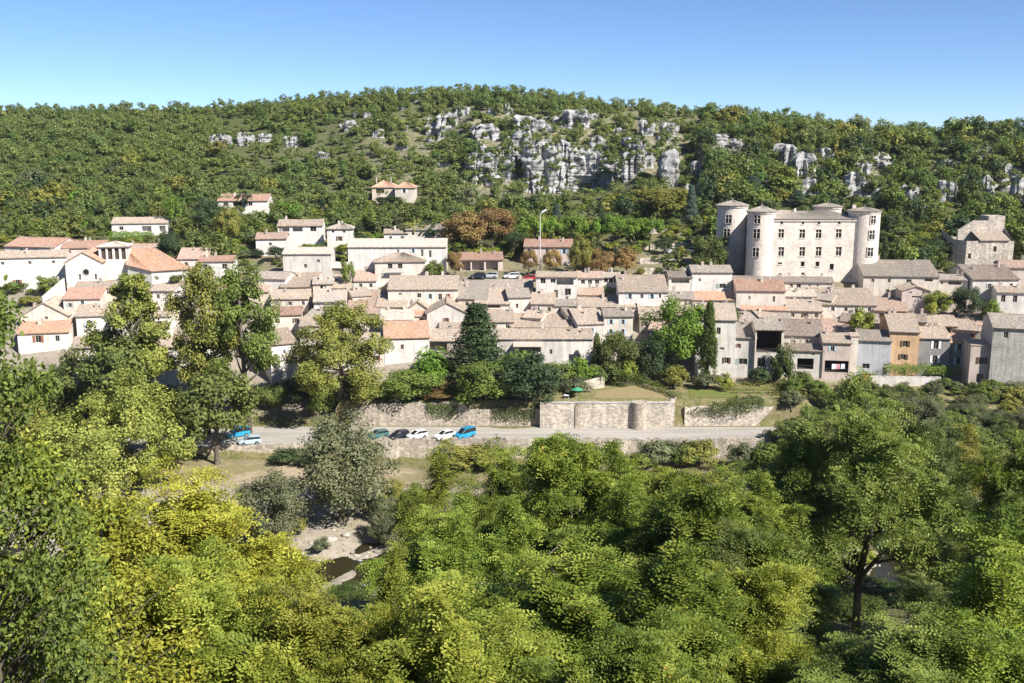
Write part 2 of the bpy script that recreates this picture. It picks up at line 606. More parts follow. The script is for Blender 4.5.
def mk_airy(name, seed, H, W, z0, ncl, per, L):
    """tall poplar or ash: clumps strung along rising limbs, gaps between"""
    r = np.random.default_rng(seed)
    cl, b = [], MB()
    r0 = H * .02
    top = Vector((r.normal() * .4, r.normal() * .4, H * .93))
    tr = [Vector((0, 0, -1)), Vector((0, 0, z0 * .5)), Vector((r.normal() * .15, r.normal() * .15, H * .5)), top]
    b.tube([p[:] for p in tr], [r0 * 1.3, r0, r0 * .6, r0 * .12], 8)
    for i in range(ncl):
        t = (i + r.random()) / ncl
        z = z0 + (H * .97 - z0) * t
        wd = W / 2 * (.55 + .75 * sin(pi * min(1, t * .85 + .12))) * r.uniform(.25, .8)
        a = r.random() * 6.28
        c = Vector((wd * cos(a), wd * sin(a), z))
        s = tr[2].lerp(top, max(0, (z - 2 - H * .5) / (H * .43))) if z - 2 > H * .5 else tr[1].lerp(tr[2], max(0, (z - 2 - z0 * .5) / (H * .5 - z0 * .5)))
        b.tube([s[:], (s.lerp(c, .5) + Vector((0, 0, -.15)))[:], c[:]], [r0 * .3, r0 * .2, r0 * .06], 5)
        cl.append(c[:])
    cl = np.array(cl)
    rad = r.uniform(.6, 1.25, len(cl)) * W * .15
    V, Q, t = crown_leaves(seed, cl, rad, per, L, flat=1.1)
    kind(name, np_mesh(name + '_crown', V, Q, leaf('olive'), {'tint': t}), b.mesh(name + '_trunk', bark(), True), H, W)


def mk_cone(name, seed, H, W, n, per, L, power=1.0, layer=0.0):
    """cypress (power .5) or cedar and spruce (layered)"""
    r = np.random.default_rng(seed)
    t = r.random(n) ** .8
    z = .06 * H + t * H * .93
    wd = (W / 2) * np.clip(1 - t, 0.02, 1) ** power
    if layer:
        wd = wd * (.62 + .38 * np.abs(np.sin(z * layer + r.normal(size=n) * .3)))
    rr = wd * np.sqrt(r.random(n) * .75 + .25)
    a = r.random(n) * 6.283
    cl = np.stack([rr * np.cos(a), rr * np.sin(a), z - rr * (.18 if layer else 0)], 1)
    rad = np.full(n, W * .085) + .15
    V, Q, ti = crown_leaves(seed, cl, rad, per, L, flat=.55 if layer else 1.5, up=.25 if layer else .1)
    b = MB()
    b.tube([(0, 0, -.8), (0, 0, H * .5), (0, 0, H * .95)], [W * .05 + .1, W * .035 + .05, .03], 7)
    kind(name, np_mesh(name + '_crown', V, Q, leaf('dark'), {'tint': ti}), b.mesh(name + '_trunk', bark(), True), H, W)


def mk_locust(name, seed, H, W, z0, nlimb, ncl, tips, nspray=7, SL=.60, nl=5, wide=1.0):
    """foreground tree: pinnate sprays on twigs, on limbs, on a forked trunk"""
    r = np.random.default_rng(seed)
    b = MB()
    r0 = .17
    limbs = []
    fork = Vector((r.normal() * .2, r.normal() * .2, z0 * .75))
    b.tube([(0, 0, -1.2), (0.05, 0, 0), (fork.x * .5, fork.y * .5, z0 * .4), fork[:]], [r0 * 1.5, r0 * 1.15, r0, r0 * .85], 9)
    for i in range(nlimb):
        a = 6.283 * (i + r.uniform(-.3, .3)) / nlimb
        t = r.uniform(.25, 1.15) if i else .08
        e = Vector((W / 2 * .72 * t * cos(a), W / 2 * .72 * t * sin(a), H * lerp(.97, .5, min(1, t) ** 1.6) * r.uniform(.74, 1.02)))
        m1 = fork.lerp(e, .33) + Vector((r.normal() * .3, r.normal() * .3, .5))
        m2 = fork.lerp(e, .68) + Vector((r.normal() * .35, r.normal() * .35, .5))
        b.tube([fork[:], m1[:], m2[:], e[:]], [r0 * .6, r0 * .42, r0 * .26, r0 * .05], 6)
        limbs.append((fork, m1, m2, e))
    cl = []
    for i in range(ncl):
        L_ = limbs[i % nlimb]
        t = 1.0 if i < nlimb else r.uniform(.36, 1.03)
        s = (L_[1].lerp(L_[2], (t - .33) / .35) if t < .68 else L_[2].lerp(L_[3], (t - .68) / .32))
        d = Vector(ball(r, 1)[0]); d.z = abs(d.z) * .6 - .12
        c = s + d * (W * (r.uniform(.03, .19) if i >= nlimb else .01))
        b.tube([s[:], s.lerp(c, .55)[:], c[:]], [r0 * .18, r0 * .12, r0 * .04], 4)
        cl.append(c[:])
    cl = np.array(cl)
    # twig tips round each branch end, a whorl of long pinnate leaves on each tip
    crad = r.uniform(.35, 1.0, ncl) * W * .088
    # long shoots that stand out of the crown
    sh_ = []
    for i in range(26):
        L_ = limbs[int(r.integers(nlimb))]
        s = L_[2].lerp(L_[3], r.uniform(.3, 1))
        c = s + Vector((r.normal() * .5, r.normal() * .5, r.uniform(.7, 1.7)))
        b.tube([s[:], s.lerp(c, .5)[:], c[:]], [.03, .022, .01], 4)
        sh_ += [c[:], s.lerp(c, .6)[:]]
    cl = np.concatenate([cl, np.array(sh_)]); crad = np.concatenate([crad, np.full(len(sh_), W * .028)])
    ncl = len(cl)
    nt_ = ncl * tips
    it = np.repeat(np.arange(ncl), tips)
    dt = ball(r, nt_); dt[:, 2] = dt[:, 2] * .75 + .1
    tip = cl[it] + dt * (r.random(nt_) ** .5 * crad[it])[:, None]
    n = nt_ * nspray
    idx = np.repeat(np.arange(nt_), nspray)
    az = r.random(n) * 6.283
    along = unit(np.stack([np.cos(az), np.sin(az), r.normal(.15, .55, n)], 1) + dt[idx] * .55)
    base = tip[idx] + along * .03
    nr = unit(np.array([0, -.12, .85]) + r.normal(size=(n, 3)) * .5 + dt[idx] * .35)
    nr = unit(nr - along * np.sum(nr * along, 1, keepdims=True))
    side = np.cross(nr, along)
    sl = SL * r.uniform(.35, 1.3, n)
    ct = r.random(ncl)[it][idx] * .35 + r.random(nt_)[idx] * .35 + r.random(n) * .3
    ct = np.clip(ct + .25 * (base[:, 2] / H - .75), 0, .995)
    Vs, Ts = [], []
    for k in range(nl):
        f = (k + .6) / nl
        lf = .26 * (1 - .45 * abs(f - .45) * 2 * .8)
        for sg in (-1, 1):
            q = base + along * (sl * f)[:, None] + side * (sg * sl * lf * .46)[:, None] - np.array([0, 0, 1]) * (sl * f ** 2 * .45)[:, None]
            ln = unit(nr + r.normal(size=(n, 3)) * .22 - side * sg * .25 + along * (f * .45))
            V, Q = rhombs(q, ln, sl * lf, sl * .105 * wide, r, side * sg + along * .35)
            Vs.append(V); Ts.append(np.clip(ct + r.normal(size=n) * .05, 0, 1))
    V = np.concatenate(Vs); T = np.concatenate(Ts)
    Q = np.arange(len(V)).reshape(-1, 4)
    kind(name, np_mesh(name + '_crown', V, Q, leaf('fore'), {'tint': T}), b.mesh(name + '_trunk', bark(), True), H, W)


def mk_broad(name, seed, H, W, z0, ncl, per, L):
    """near tree with broad leaves, each leaf folded along its midrib"""
    r = np.random.default_rng(seed)
    zs = z0 + (H - z0) * (r.random(ncl) ** .9)
    wd = W / 2 * np.sqrt(np.clip(1.04 - (zs - z0) / (H - z0), .03, 1)) * np.sqrt(r.random(ncl))
    a = r.random(ncl) * 6.283
    cl = np.stack([wd * np.cos(a), wd * np.sin(a), zs], 1)
    n = ncl * per
    idx = np.repeat(np.arange(ncl), per)
    d = ball(r, n)
    c = cl[idx] + d * (r.random(n) ** .5 * .55)[:, None] * np.array([1, 1, .7])
    al = unit(d * .7 + r.normal(size=(n, 3)) * .5 + np.array([0, 0, -.25]))
    nr = unit(np.array([0, 0, .9]) + r.normal(size=(n, 3)) * .5 + d * .3)
    nr = unit(nr - al * np.sum(nr * al, 1, keepdims=True))
    sd = np.cross(nr, al)
    s = (L * r.uniform(.65, 1.3, n))[:, None]
    p0 = c; p1 = c + al * s
    l1 = c + al * s * .3 + sd * s * .30 + nr * s * .10; l2 = c + al * s * .72 + sd * s * .22 + nr * s * .08
    q1 = c + al * s * .3 - sd * s * .30 + nr * s * .10; q2 = c + al * s * .72 - sd * s * .22 + nr * s * .08
    V = np.stack([p0, l1, l2, p1, p0, p1, q2, q1], 1).reshape(-1, 3)
    Q = np.arange(len(V)).reshape(-1, 4)
    t = np.clip(r.random(ncl)[idx] * .45 + r.random(n) * .55, 0, 1)
    b = MB()
    b.tube([(0, 0, -1), (0, 0, H * .4), (.2, .1, H * .75), (.1, 0, H * .98)], [.24, .17, .08, .015], 8)
    for i in range(ncl):
        s_ = Vector((.1, .05, max(z0 * .6, cl[i][2] - 1.0 - .4 * wd[i])))
        b.tube([s_[:], s_.lerp(Vector(cl[i]), .6)[:], tuple(cl[i])], [.035, .02, .006], 4)
    kind(name, np_mesh(name + '_crown', V, Q, leaf('lime'), {'tint': np.repeat(t, 2)}), b.mesh(name + '_trunk', bark(), True), H, W)


for i in range(3):
    mk_round('broadleaf', 100 + i, 9, 8, 1.6, 46, 230, .30, .30)
for i in range(3):
    mk_airy('poplar', 120 + i, 18, 8.5, 3.0, 84, 200, .34)
def mk_puff(name, seed, H, W, z0, ncl, per, L, rr=.2):
    """tall riverside tree: a few big soft puffs of leaf carried on bare limbs"""
    r = np.random.default_rng(seed)
    b = MB(); cl = []
    r0 = H * .018
    top = Vector((r.normal() * .5, r.normal() * .5, H * .86))
    f = Vector((r.normal() * .2, 0, H * .28))
    b.tube([(0, 0, -1), (0, 0, H * .12), f[:], ((f + top) / 2 + Vector((.3, .2, 0)))[:], top[:]], [r0 * 1.4, r0 * 1.1, r0 * .85, r0 * .55, r0 * .15], 8)
    for i in range(ncl):
        t = (i + .5) / ncl
        z = z0 + (H * .9 - z0) * t
        wd = W / 2 * (1 - rr) * (.95 - .75 * max(0, t - .55) / .45) * r.uniform(.45, 1.0) * (0 if i == ncl - 1 else 1)
        a = i * 2.4 + r.normal() * .4
        c = Vector((wd * cos(a), wd * sin(a), z))
        s = f.lerp(top, min(.95, max(0, (z - f.z - H * .16) / (top.z - f.z))))
        b.tube([s[:], (s.lerp(c, .55) + Vector((0, 0, -.3)))[:], c[:]], [r0 * .42, r0 * .28, r0 * .08], 6)
        cl.append(c[:])
    cl = np.array(cl)
    big = r.uniform(.75, 1.2, len(cl)) * W * rr
    sub_c, sub_r = [], []
    for c, R_ in zip(cl, big):
        for _ in range(11):
            sub_c.append(c + ball(r, 1)[0] * R_ * r.uniform(.35, .85) * np.array([1, 1, .9])); sub_r.append(R_ * r.uniform(.3, .5))
    V, Q, t = crown_leaves(seed, np.array(sub_c), np.array(sub_r), per, L, flat=1.0, up=.45)
    kind(name, np_mesh(name + '_crown', V, Q, leaf('olive'), {'tint': t}), b.mesh(name + '_trunk', bark(), True), H, W)


for i in range(3):
    mk_puff('puff', 900 + i * 4, 19, 10, 6.5, 12, 150, .30, .22)
for i in range(2):
    mk_puff('puffwide', 930 + i * 4, 20, 19, 2.5, 22, 170, .34, .17)
mk_round('bigwillow', 940, 14, 24, .8, 150, 260, .36, .17, low=-.95, droop=.6, fill=.5)
for i in range(2):
    mk_airy('ash', 126 + i, 20, 17, 1.5, 130, 125, .36)
for i in range(2):
    mk_round('willow', 130 + i, 12, 10, .6, 85, 190, .27, .24, low=-.95, droop=.8, fill=.5)
for i in range(3):
    mk_round('bush', 140 + i, 3, 3.4, .1, 26, 110, .22, .34, low=-.5, k=4)
for i in range(3):
    mk_round('dense', 145 + i * 2, 7, 8, .1, 54, 190, .30, .30, low=-.8, k=5, fork=.2)
mk_cone('cypress', 150, 13, 2.6, 300, 60, .20, .5)
for i in range(2):
    mk_cone('cedar', 154 + i, 16, 9, 380, 44, .30, 1.0, 1.9)
for i in range(2):
    mk_round('umbrella', 160 + i, 6.5, 6.5, 2.6, 34, 130, .30, .32, low=-.35, k=7)
for i in range(2):
    mk_round('small', 170 + i, 5, 4.2, 1.3, 26, 110, .26, .34, k=5)
for i, (nl, nc) in enumerate(((8, 120), (9, 135), (7, 105), (10, 130))):
    mk_locust('locust', 180 + i * 3, 13, 9, [3.5, 2.6, 3.2, 2.4][i], nl + 3, nc - 6, 10, 7)
mk_locust('spread', 197, 13, 10, 5.2, 12, 110, 10, 7)
mk_broad('broad', 200, 16, 7, 4, 190, 110, .135)
mk_broad('broad', 205, 13, 6, 3, 170, 120, .12)
for i in range(8):
    r_ = np.random.default_rng(300 + i)
    mk_round('hill', 210 + i, 5.5, [4.9, 5.4, 4.4, 5.2, 4.8, 4.0, 5.8, 4.6][i], .1, 20, 36, .50, .36, lump=.35, low=-.85, k=3, flat=1.0)
for i in range(3):
    mk_round('scrub', 230 + i, 2.2, 3.0, .0, 9, 30, .42, .42, lump=.3, low=-.3, k=2)


def copy_part(name, me, parent, mat=None):
    o = bpy.data.objects.new(name, me)
    link(o, parent)
    if mat is not None:
        o.material_slots[0].link = 'OBJECT'
        o.material_slots[0].material = mat
    return o


TREES = []   # (px0,px1,py0,py1,Y)


def tree(kd, name, cat, label, px, top, Y, wpx, pal, v=None, base=None, group=None, rz=None, trans=.3, dz=0):
    """a tree whose crown tops out at pixel row `top`; stands Y metres away (or where the pixel row `base` meets the ground)"""
    if Y is None:
        X, Y, zg = hit(px, base)
    else:
        X = at(px, top, Y)[0]
        zg = float(ground(X, Y))
    zg += dz
    zt = at(px, top, Y)[2]
    vs = KIND[kd]
    crown, trunk, H, W = vs[(v if v is not None else random.randrange(len(vs))) % len(vs)]
    s = wpx * mpp(px, top, Y) / W
    TREES.append((px, top, wpx, Y))
    hz = max(.4, zt - zg) / H
    e = empty(name, (X, Y, zg), random.random() * 6.28 if rz is None else rz, label=label, cat=cat, group=group)
    e.scale = (s, s, hz)
    copy_part('trunk', trunk, e)
    copy_part('crown', crown, e, leaf(pal, trans))
    return e


# ------------------------------------------------------------------ house builder
HOUSES = []


def facade(b, x0, x1, z0, z1, holes, y=0.0):
    xs = sorted({x0, x1, *[min(max(h[0], x0), x1) for h in holes], *[min(max(h[1], x0), x1) for h in holes]})
    zs = sorted({z0, z1, *[min(max(h[2], z0), z1) for h in holes], *[min(max(h[3], z0), z1) for h in holes]})
    for i in range(len(xs) - 1):
        for j in range(len(zs) - 1):
            cx, cz = (xs[i] + xs[i + 1]) / 2, (zs[j] + zs[j + 1]) / 2
            if xs[i + 1] - xs[i] < 1e-4 or zs[j + 1] - zs[j] < 1e-4 or any(h[0] < cx < h[1] and h[2] < cz < h[3] for h in holes):
                continue
            b.quad((xs[i], y, zs[j]), (xs[i + 1], y, zs[j]), (xs[i + 1], y, zs[j + 1]), (xs[i], y, zs[j + 1]))
    for h in holes:
        a, c, d, e, dp = h[:5]
        b.quad((a, y, d), (a, y + dp, d), (a, y + dp, e), (a, y, e))
        b.quad((c, y + dp, d), (c, y, d), (c, y, e), (c, y + dp, e))
        b.quad((a, y + dp, d), (a, y, d), (c, y, d), (c, y + dp, d))
        b.quad((a, y, e), (a, y + dp, e), (c, y + dp, e), (c, y, e))
        b.quad((a, y + dp, d), (c, y + dp, d), (c, y + dp, e), (a, y + dp, e))


def slope(b, p0, p1, q0, q1, th=.16, rr=None, tile=.26):
    """one pitch of a clay tile roof: rolls of tiles run from eave (p) to ridge (q)"""
    p0, p1, q0, q1 = map(Vector, (p0, p1, q0, q1))
    n = (p1 - p0).cross(q0 - p0 if (q0 - p0).length > .01 else q1 - p0).normalized()
    w = max((p1 - p0).length, (q1 - q0).length)
    k = max(2, int(w / tile)) * 2
    rows = 3
    sag, ph = min(.16, w * .012), random.random() * 6
    vs, fs = [], []
    for j in range(rows + 1):
        t = j / rows
        for i in range(k + 1):
            s = i / k
            q = p0.lerp(p1, s).lerp(q0.lerp(q1, s), t)
            h = th + sag * (sin(s * 9 + ph) * .5 - sin(pi * s)) * t + (.05 if i % 2 else 0) + random.uniform(-.012, .012)
            vs.append((q + n * h)[:])
    for j in range(rows):
        for i in range(k):
            a = j * (k + 1) + i
            fs.append((a, a + 1, a + k + 2, a + k + 1))
    b.add(vs, fs)
    b.quad(q0[:], q1[:], p1[:], p0[:])
    o = n * th
    b.quad(p0[:], p1[:], (p1 + o)[:], (p0 + o)[:])
    b.quad(p1[:], q1[:], (q1 + o)[:], (p1 + o)[:])
    b.quad(q0[:], p0[:], (p0 + o)[:], (q0 + o)[:])


def window(parent, x, z, w, h, dp, style, y=0.0, sh=None, bars=True):
    """frame with its pane; shutters folded back on the wall either side"""
    t = .06
    b = MB()
    yy = y + dp - .07
    b.box(x - w / 2, x + w / 2, yy, yy + .05, z - h / 2, z - h / 2 + t)
    b.box(x - w / 2, x + w / 2, yy, yy + .05, z + h / 2 - t, z + h / 2)
    b.box(x - w / 2, x - w / 2 + t, yy, yy + .05, z - h / 2 + t, z + h / 2 - t)
    b.box(x + w / 2 - t, x + w / 2, yy, yy + .05, z - h / 2 + t, z + h / 2 - t)
    if bars:
        b.box(x - t / 2, x + t / 2, yy, yy + .05, z - h / 2 + t, z + h / 2 - t)
    fr = b.build('window', plain('window_wood', (.42, .38, .33) if style != 'k' else (.16, .12, .09)), parent)
    p = MB().quad((x - w / 2 + t, yy + .03, z - h / 2 + t), (x + w / 2 - t, yy + .03, z - h / 2 + t), (x + w / 2 - t, yy + .03, z + h / 2 - t), (x - w / 2 + t, yy + .03, z + h / 2 - t))
    p.build('pane', glass(), fr)
    if sh:
        for sg in (-1, 1):
            s = MB()
            xs = x + sg * (w / 2 + .03 + w * .26)
            s.box(xs - w * .25, xs + w * .25, y - .06, y - .015, z - h / 2, z + h / 2)
            for kz in (.3, .75):
                s.box(xs - w * .25, xs + w * .25, y - .085, y - .06, z - h / 2 + h * kz, z - h / 2 + h * kz + .08)
            s.build('shutter', plain('shutter_' + sh[0], sh[1], .7), parent)


SHUT = {'w': ('white', (.75, .76, .76)), 'b': ('pale_blue', (.45, .60, .72)), 'n': ('brown', (.13, .075, .045)), 'g': ('grey_green', (.30, .36, .33)),
        'r': ('rust', (.28, .12, .08))}


def chimney(parent, x, y, z, h=.9, w=.5, m='cream'):
    b = MB()
    b.box(x - w / 2, x + w / 2, y - w * .4, y + w * .4, z - .8, z + h)
    b.box(x - w / 2 - .06, x + w / 2 + .06, y - w * .4 - .06, y + w * .4 + .06, z + h, z + h + .1)
    for s in (-1, 1):
        b.lathe(x + s * w * .22, y, [(.11, z + h + .1), (.09, z + h + .42)], 8)
    return b.build('chimney', wall_mat(m), parent)


def house(label, x0, x1, ye, yr, yb, roof='x', wall='white', rc='tan', wins=(), rz=0, Y=None, hid=5, dpt=None, name='village_house', tp=.30, ch=2, auto=0,
          ov=.38, group='stone houses of the village', cat='house', sh=None):
    xc = (x0 + x1) / 2
    if Y is None:
        Y = hit(xc, yb + hid)[1]
    k = mpp(xc, ye, Y)
    X = at(xc, ye, Y)[0]
    w = (x1 - x0) * k
    a = R(rz + random.uniform(-4, 4)) - math.atan2(X, Y) * .45
    if rz:
        w = w / (cos(R(rz)) + .25 * abs(sin(R(rz))))
    ze = at(xc, ye, Y)[2]
    zg = float(ground(X, Y))
    e = empty(name, (X, Y, zg), a, label=label, cat=cat, group=group)
    he = ze - zg
    th = (CZ - ze) / Y
    rpx = (ye - yr) * k
    hw = w / 2
    lo = -3.0
    if roof in ('x', 'hip'):
        run = max(1.6, rpx / (tp + th)) - ov
        D = dpt or max(run * 1.75, 4.5)
        rise = run * tp
    elif roof == 'shed':
        run = max(1.6, rpx / (tp + th)) - ov
        D = run; rise = run * tp
    elif roof == 'y':
        D = dpt or 9; rise = rpx
    else:
        D = dpt or 8; rise = 0
    holes, wl = [], []
    ws = list(wins)
    if wall == 'cream':
        wall = random.choice(['cream', 'cream', 'sand', 'warm'])
    elif wall == 'white':
        wall = random.choice(['white', 'white', 'warm'])
    if auto:
        vis = (yb - ye)
        auto = max(auto, int((x1 - x0) / 11))
        if vis > 17:
            for i in range(auto):
                ws.append((x0 + (x1 - x0) * (i + .5 + random.uniform(-.1, .1)) / auto, ye + 14, 3.2, 5, 'd'))
        for i in range(auto):
            ws.append((x0 + (x1 - x0) * (i + .5 + random.uniform(-.15, .15)) / auto, ye + min(vis * .5, 6), 3.2, min(5, max(3, vis * .42)), 'd'))
    for q in ws:
        px, py, wp, hp, st = q[:5]
        if st == 'd' and wp < 4 and hp > 3.5 and random.random() < .4:
            st = random.choice('gnwrb')
        cx, cz = (px - xc) * k, he - (py - ye) * k
        ww, hh = wp * k, hp * k
        if 'O' == st:
            dp = D - .6
        elif 'o' in st:
            dp = min(1.8, D * .42)
        else:
            dp = .22
        cx = min(max(cx, -hw + ww / 2 + .12), hw - ww / 2 - .12)
        cz = min(cz, he - hh / 2 - .12)
        holes.append((cx - ww / 2, cx + ww / 2, cz - hh / 2, cz + hh / 2, dp))
        wl.append((cx, cz, ww, hh, dp, st))
    b = MB()
    facade(b, -hw, hw, lo, he, holes)
    # sides, back
    ridge_y = D * .5714 if roof == 'x' and not dpt else D / 2
    if roof == 'x':
        run_f = run; ry = run_f
        zb_ = he + rise - (D - ry) * tp
        for s in (-1, 1):
            pts = [(s * hw, 0, lo), (s * hw, 0, he), (s * hw, ry, he + rise), (s * hw, D, zb_), (s * hw, D, lo)]
            b.add(pts, [tuple(range(5)) if s < 0 else (4, 3, 2, 1, 0)])
        b.quad((hw, D, lo), (-hw, D, lo), (-hw, D, zb_), (hw, D, zb_))
    elif roof == 'shed':
        for s in (-1, 1):
            pts = [(s * hw, 0, lo), (s * hw, 0, he), (s * hw, D, he + rise), (s * hw, D, lo)]
            b.add(pts, [(0, 1, 2, 3) if s < 0 else (3, 2, 1, 0)])
        b.quad((hw, D, lo), (-hw, D, lo), (-hw, D, he + rise), (hw, D, he + rise))
    elif roof == 'y':
        b.add([(-hw, 0, he), (hw, 0, he), (0, 0, he + rise)], [(0, 1, 2)])
        b.add([(hw, D, lo), (-hw, D, lo), (-hw, D, he), (0, D, he + rise), (hw, D, he)], [(0, 1, 2, 3, 4)])
        for s in (-1, 1):
            b.quad((s * hw, 0, lo), (s * hw, D, lo), (s * hw, D, he), (s * hw, 0, he))
    else:
        for s in (-1, 1):
            b.quad((s * hw, 0, lo), (s * hw, D, lo), (s * hw, D, he), (s * hw, 0, he))
        b.quad((hw, D, lo), (-hw, D, lo), (-hw, D, he), (hw, D, he))
    b.build('wall', wall_mat(wall), e)
    r = MB()
    g_ = .22
    zt = he + .02
    if roof == 'x':
        zE = zt - ov * tp
        zR = zt + rise
        slope(r, (-hw - g_, -ov, zE), (hw + g_, -ov, zE), (-hw - g_, ry, zR), (hw + g_, ry, zR))
        zB = zR - (D + ov - ry) * tp
        slope(r, (hw + g_, D + ov, zB), (-hw - g_, D + ov, zB), (hw + g_, ry, zR), (-hw - g_, ry, zR))
        r.tube([(-hw - g_, ry, zR + .13), (0, ry, zR + .02), (hw + g_, ry, zR + .13)], .15, 6)
        rtop = lambda x, y: zR - abs(y - ry) * tp
    elif roof == 'hip':
        i = min(hw * .85, D / 2)
        ry = D / 2; rise = ry * tp
        zE = zt - ov * tp; zR = zt + rise
        A, B_, C_, D_ = (-hw - ov, -ov, zE), (hw + ov, -ov, zE), (hw + ov, D + ov, zE), (-hw - ov, D + ov, zE)
        P, Q = (-hw + i, ry, zR), (hw - i, ry, zR)
        slope(r, A, B_, P, Q); slope(r, C_, D_, Q, P); slope(r, B_, C_, Q, Q); slope(r, D_, A, P, P)
        rtop = lambda x, y: zR - abs(y - ry) * tp
    elif roof == 'shed':
        zE = zt - ov * tp
        slope(r, (-hw - g_, -ov, zE), (hw + g_, -ov, zE), (-hw - g_, D + .2, zt + (D + .2) * tp), (hw + g_, D + .2, zt + (D + .2) * tp))
        rtop = lambda x, y: zt + y * tp
    elif roof == 'y':
        tq = rise / hw
        zE = zt - ov * tq
        zR = zt + rise
        slope(r, (hw + ov, -.3, zE), (hw + ov, D + .3, zE), (0, -.3, zR), (0, D + .3, zR))
        slope(r, (-hw - ov, D + .3, zE), (-hw - ov, -.3, zE), (0, D + .3, zR), (0, -.3, zR))
        r.tube([(0, -.3, zR + .15), (0, D + .3, zR + .15)], .13, 6)
        rtop = lambda x, y: zR - abs(x) * tq
    else:
        r.box(-hw - .12, hw + .12, -.12, D + .12, he, he + .22)
        rtop = lambda x, y: he + .2
    ro = r.build('roof', roof_mat(rc), e)
    for _ in range(ch if random.random() < .8 else 0):
        cx, cy = random.uniform(-hw * .8, hw * .8), random.uniform(.35, .8) * D
        chimney(ro, cx, cy, rtop(cx, cy) + .1, random.uniform(.6, 1.1), random.uniform(.4, .7), random.choice(['cream', 'stone', 'pink']))
    for cx, cz, ww, hh, dp, st in wl:
        s_ = [c for c in st if c in SHUT]
        if st in ('o', 'O'):
            if ww > 2.2:
                q = MB()
                q.box(cx - ww / 2 + .02, cx + ww / 2 - .02, .06, .11, cz - hh / 2, cz - hh / 2 + .08)
                q.box(cx - ww / 2 + .02, cx + ww / 2 - .02, .06, .11, cz - hh / 2 + .75, cz - hh / 2 + .82)
                nb = int(ww / .35)
                for i in range(1, nb):
                    xx = cx - ww / 2 + ww * i / nb
                    q.box(xx - .015, xx + .015, .07, .10, cz - hh / 2 + .08, cz - hh / 2 + .75)
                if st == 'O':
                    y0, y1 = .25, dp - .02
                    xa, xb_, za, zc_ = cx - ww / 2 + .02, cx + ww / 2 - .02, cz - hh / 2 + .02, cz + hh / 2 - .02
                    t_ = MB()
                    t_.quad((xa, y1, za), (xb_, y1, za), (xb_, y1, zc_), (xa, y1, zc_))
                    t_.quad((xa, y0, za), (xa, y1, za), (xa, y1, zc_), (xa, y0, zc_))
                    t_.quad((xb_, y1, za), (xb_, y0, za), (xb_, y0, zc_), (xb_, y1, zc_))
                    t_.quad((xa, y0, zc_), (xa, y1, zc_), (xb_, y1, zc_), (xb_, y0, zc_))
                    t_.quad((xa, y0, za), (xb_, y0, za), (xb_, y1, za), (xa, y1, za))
                    t_.build('loggia_shade_lining', plain('shade_brown', (.085, .065, .05), .9), e)  # added lining; its dark colour paints in the shade inside the opening
                if hh > 1.3:
                    q.build('railing', plain('dark_iron', (.06, .06, .06)), e)
        elif 'D' in st:
            dcol = {'D': (.15, .10, .07), 'DO': (.55, .26, .10), 'DG': (.35, .36, .36)}.get(st, (.15, .10, .07))
            q = MB().box(cx - ww / 2, cx + ww / 2, dp - .09, dp - .03, cz - hh / 2, cz + hh / 2)
            for i in range(1, 4):
                q.box(cx - ww / 2 + ww * i / 4 - .02, cx - ww / 2 + ww * i / 4 + .02, dp - .12, dp - .09, cz - hh / 2, cz + hh / 2)
            q.build('door', plain('door_' + st, dcol, .7), e)
        else:
            window(e, cx, cz, ww, hh, dp, st, 0, SHUT[s_[0]] if s_ else None)
    if 'B' in (sh or ''):
        pass
    HOUSES.append((x0 - 3, x1 + 3, yr - 2, yb, Y, X, w, D))
    return e, dict(X=X, Y=Y, zg=zg, he=he, hw=hw, D=D, k=k, xc=xc, ye=ye)
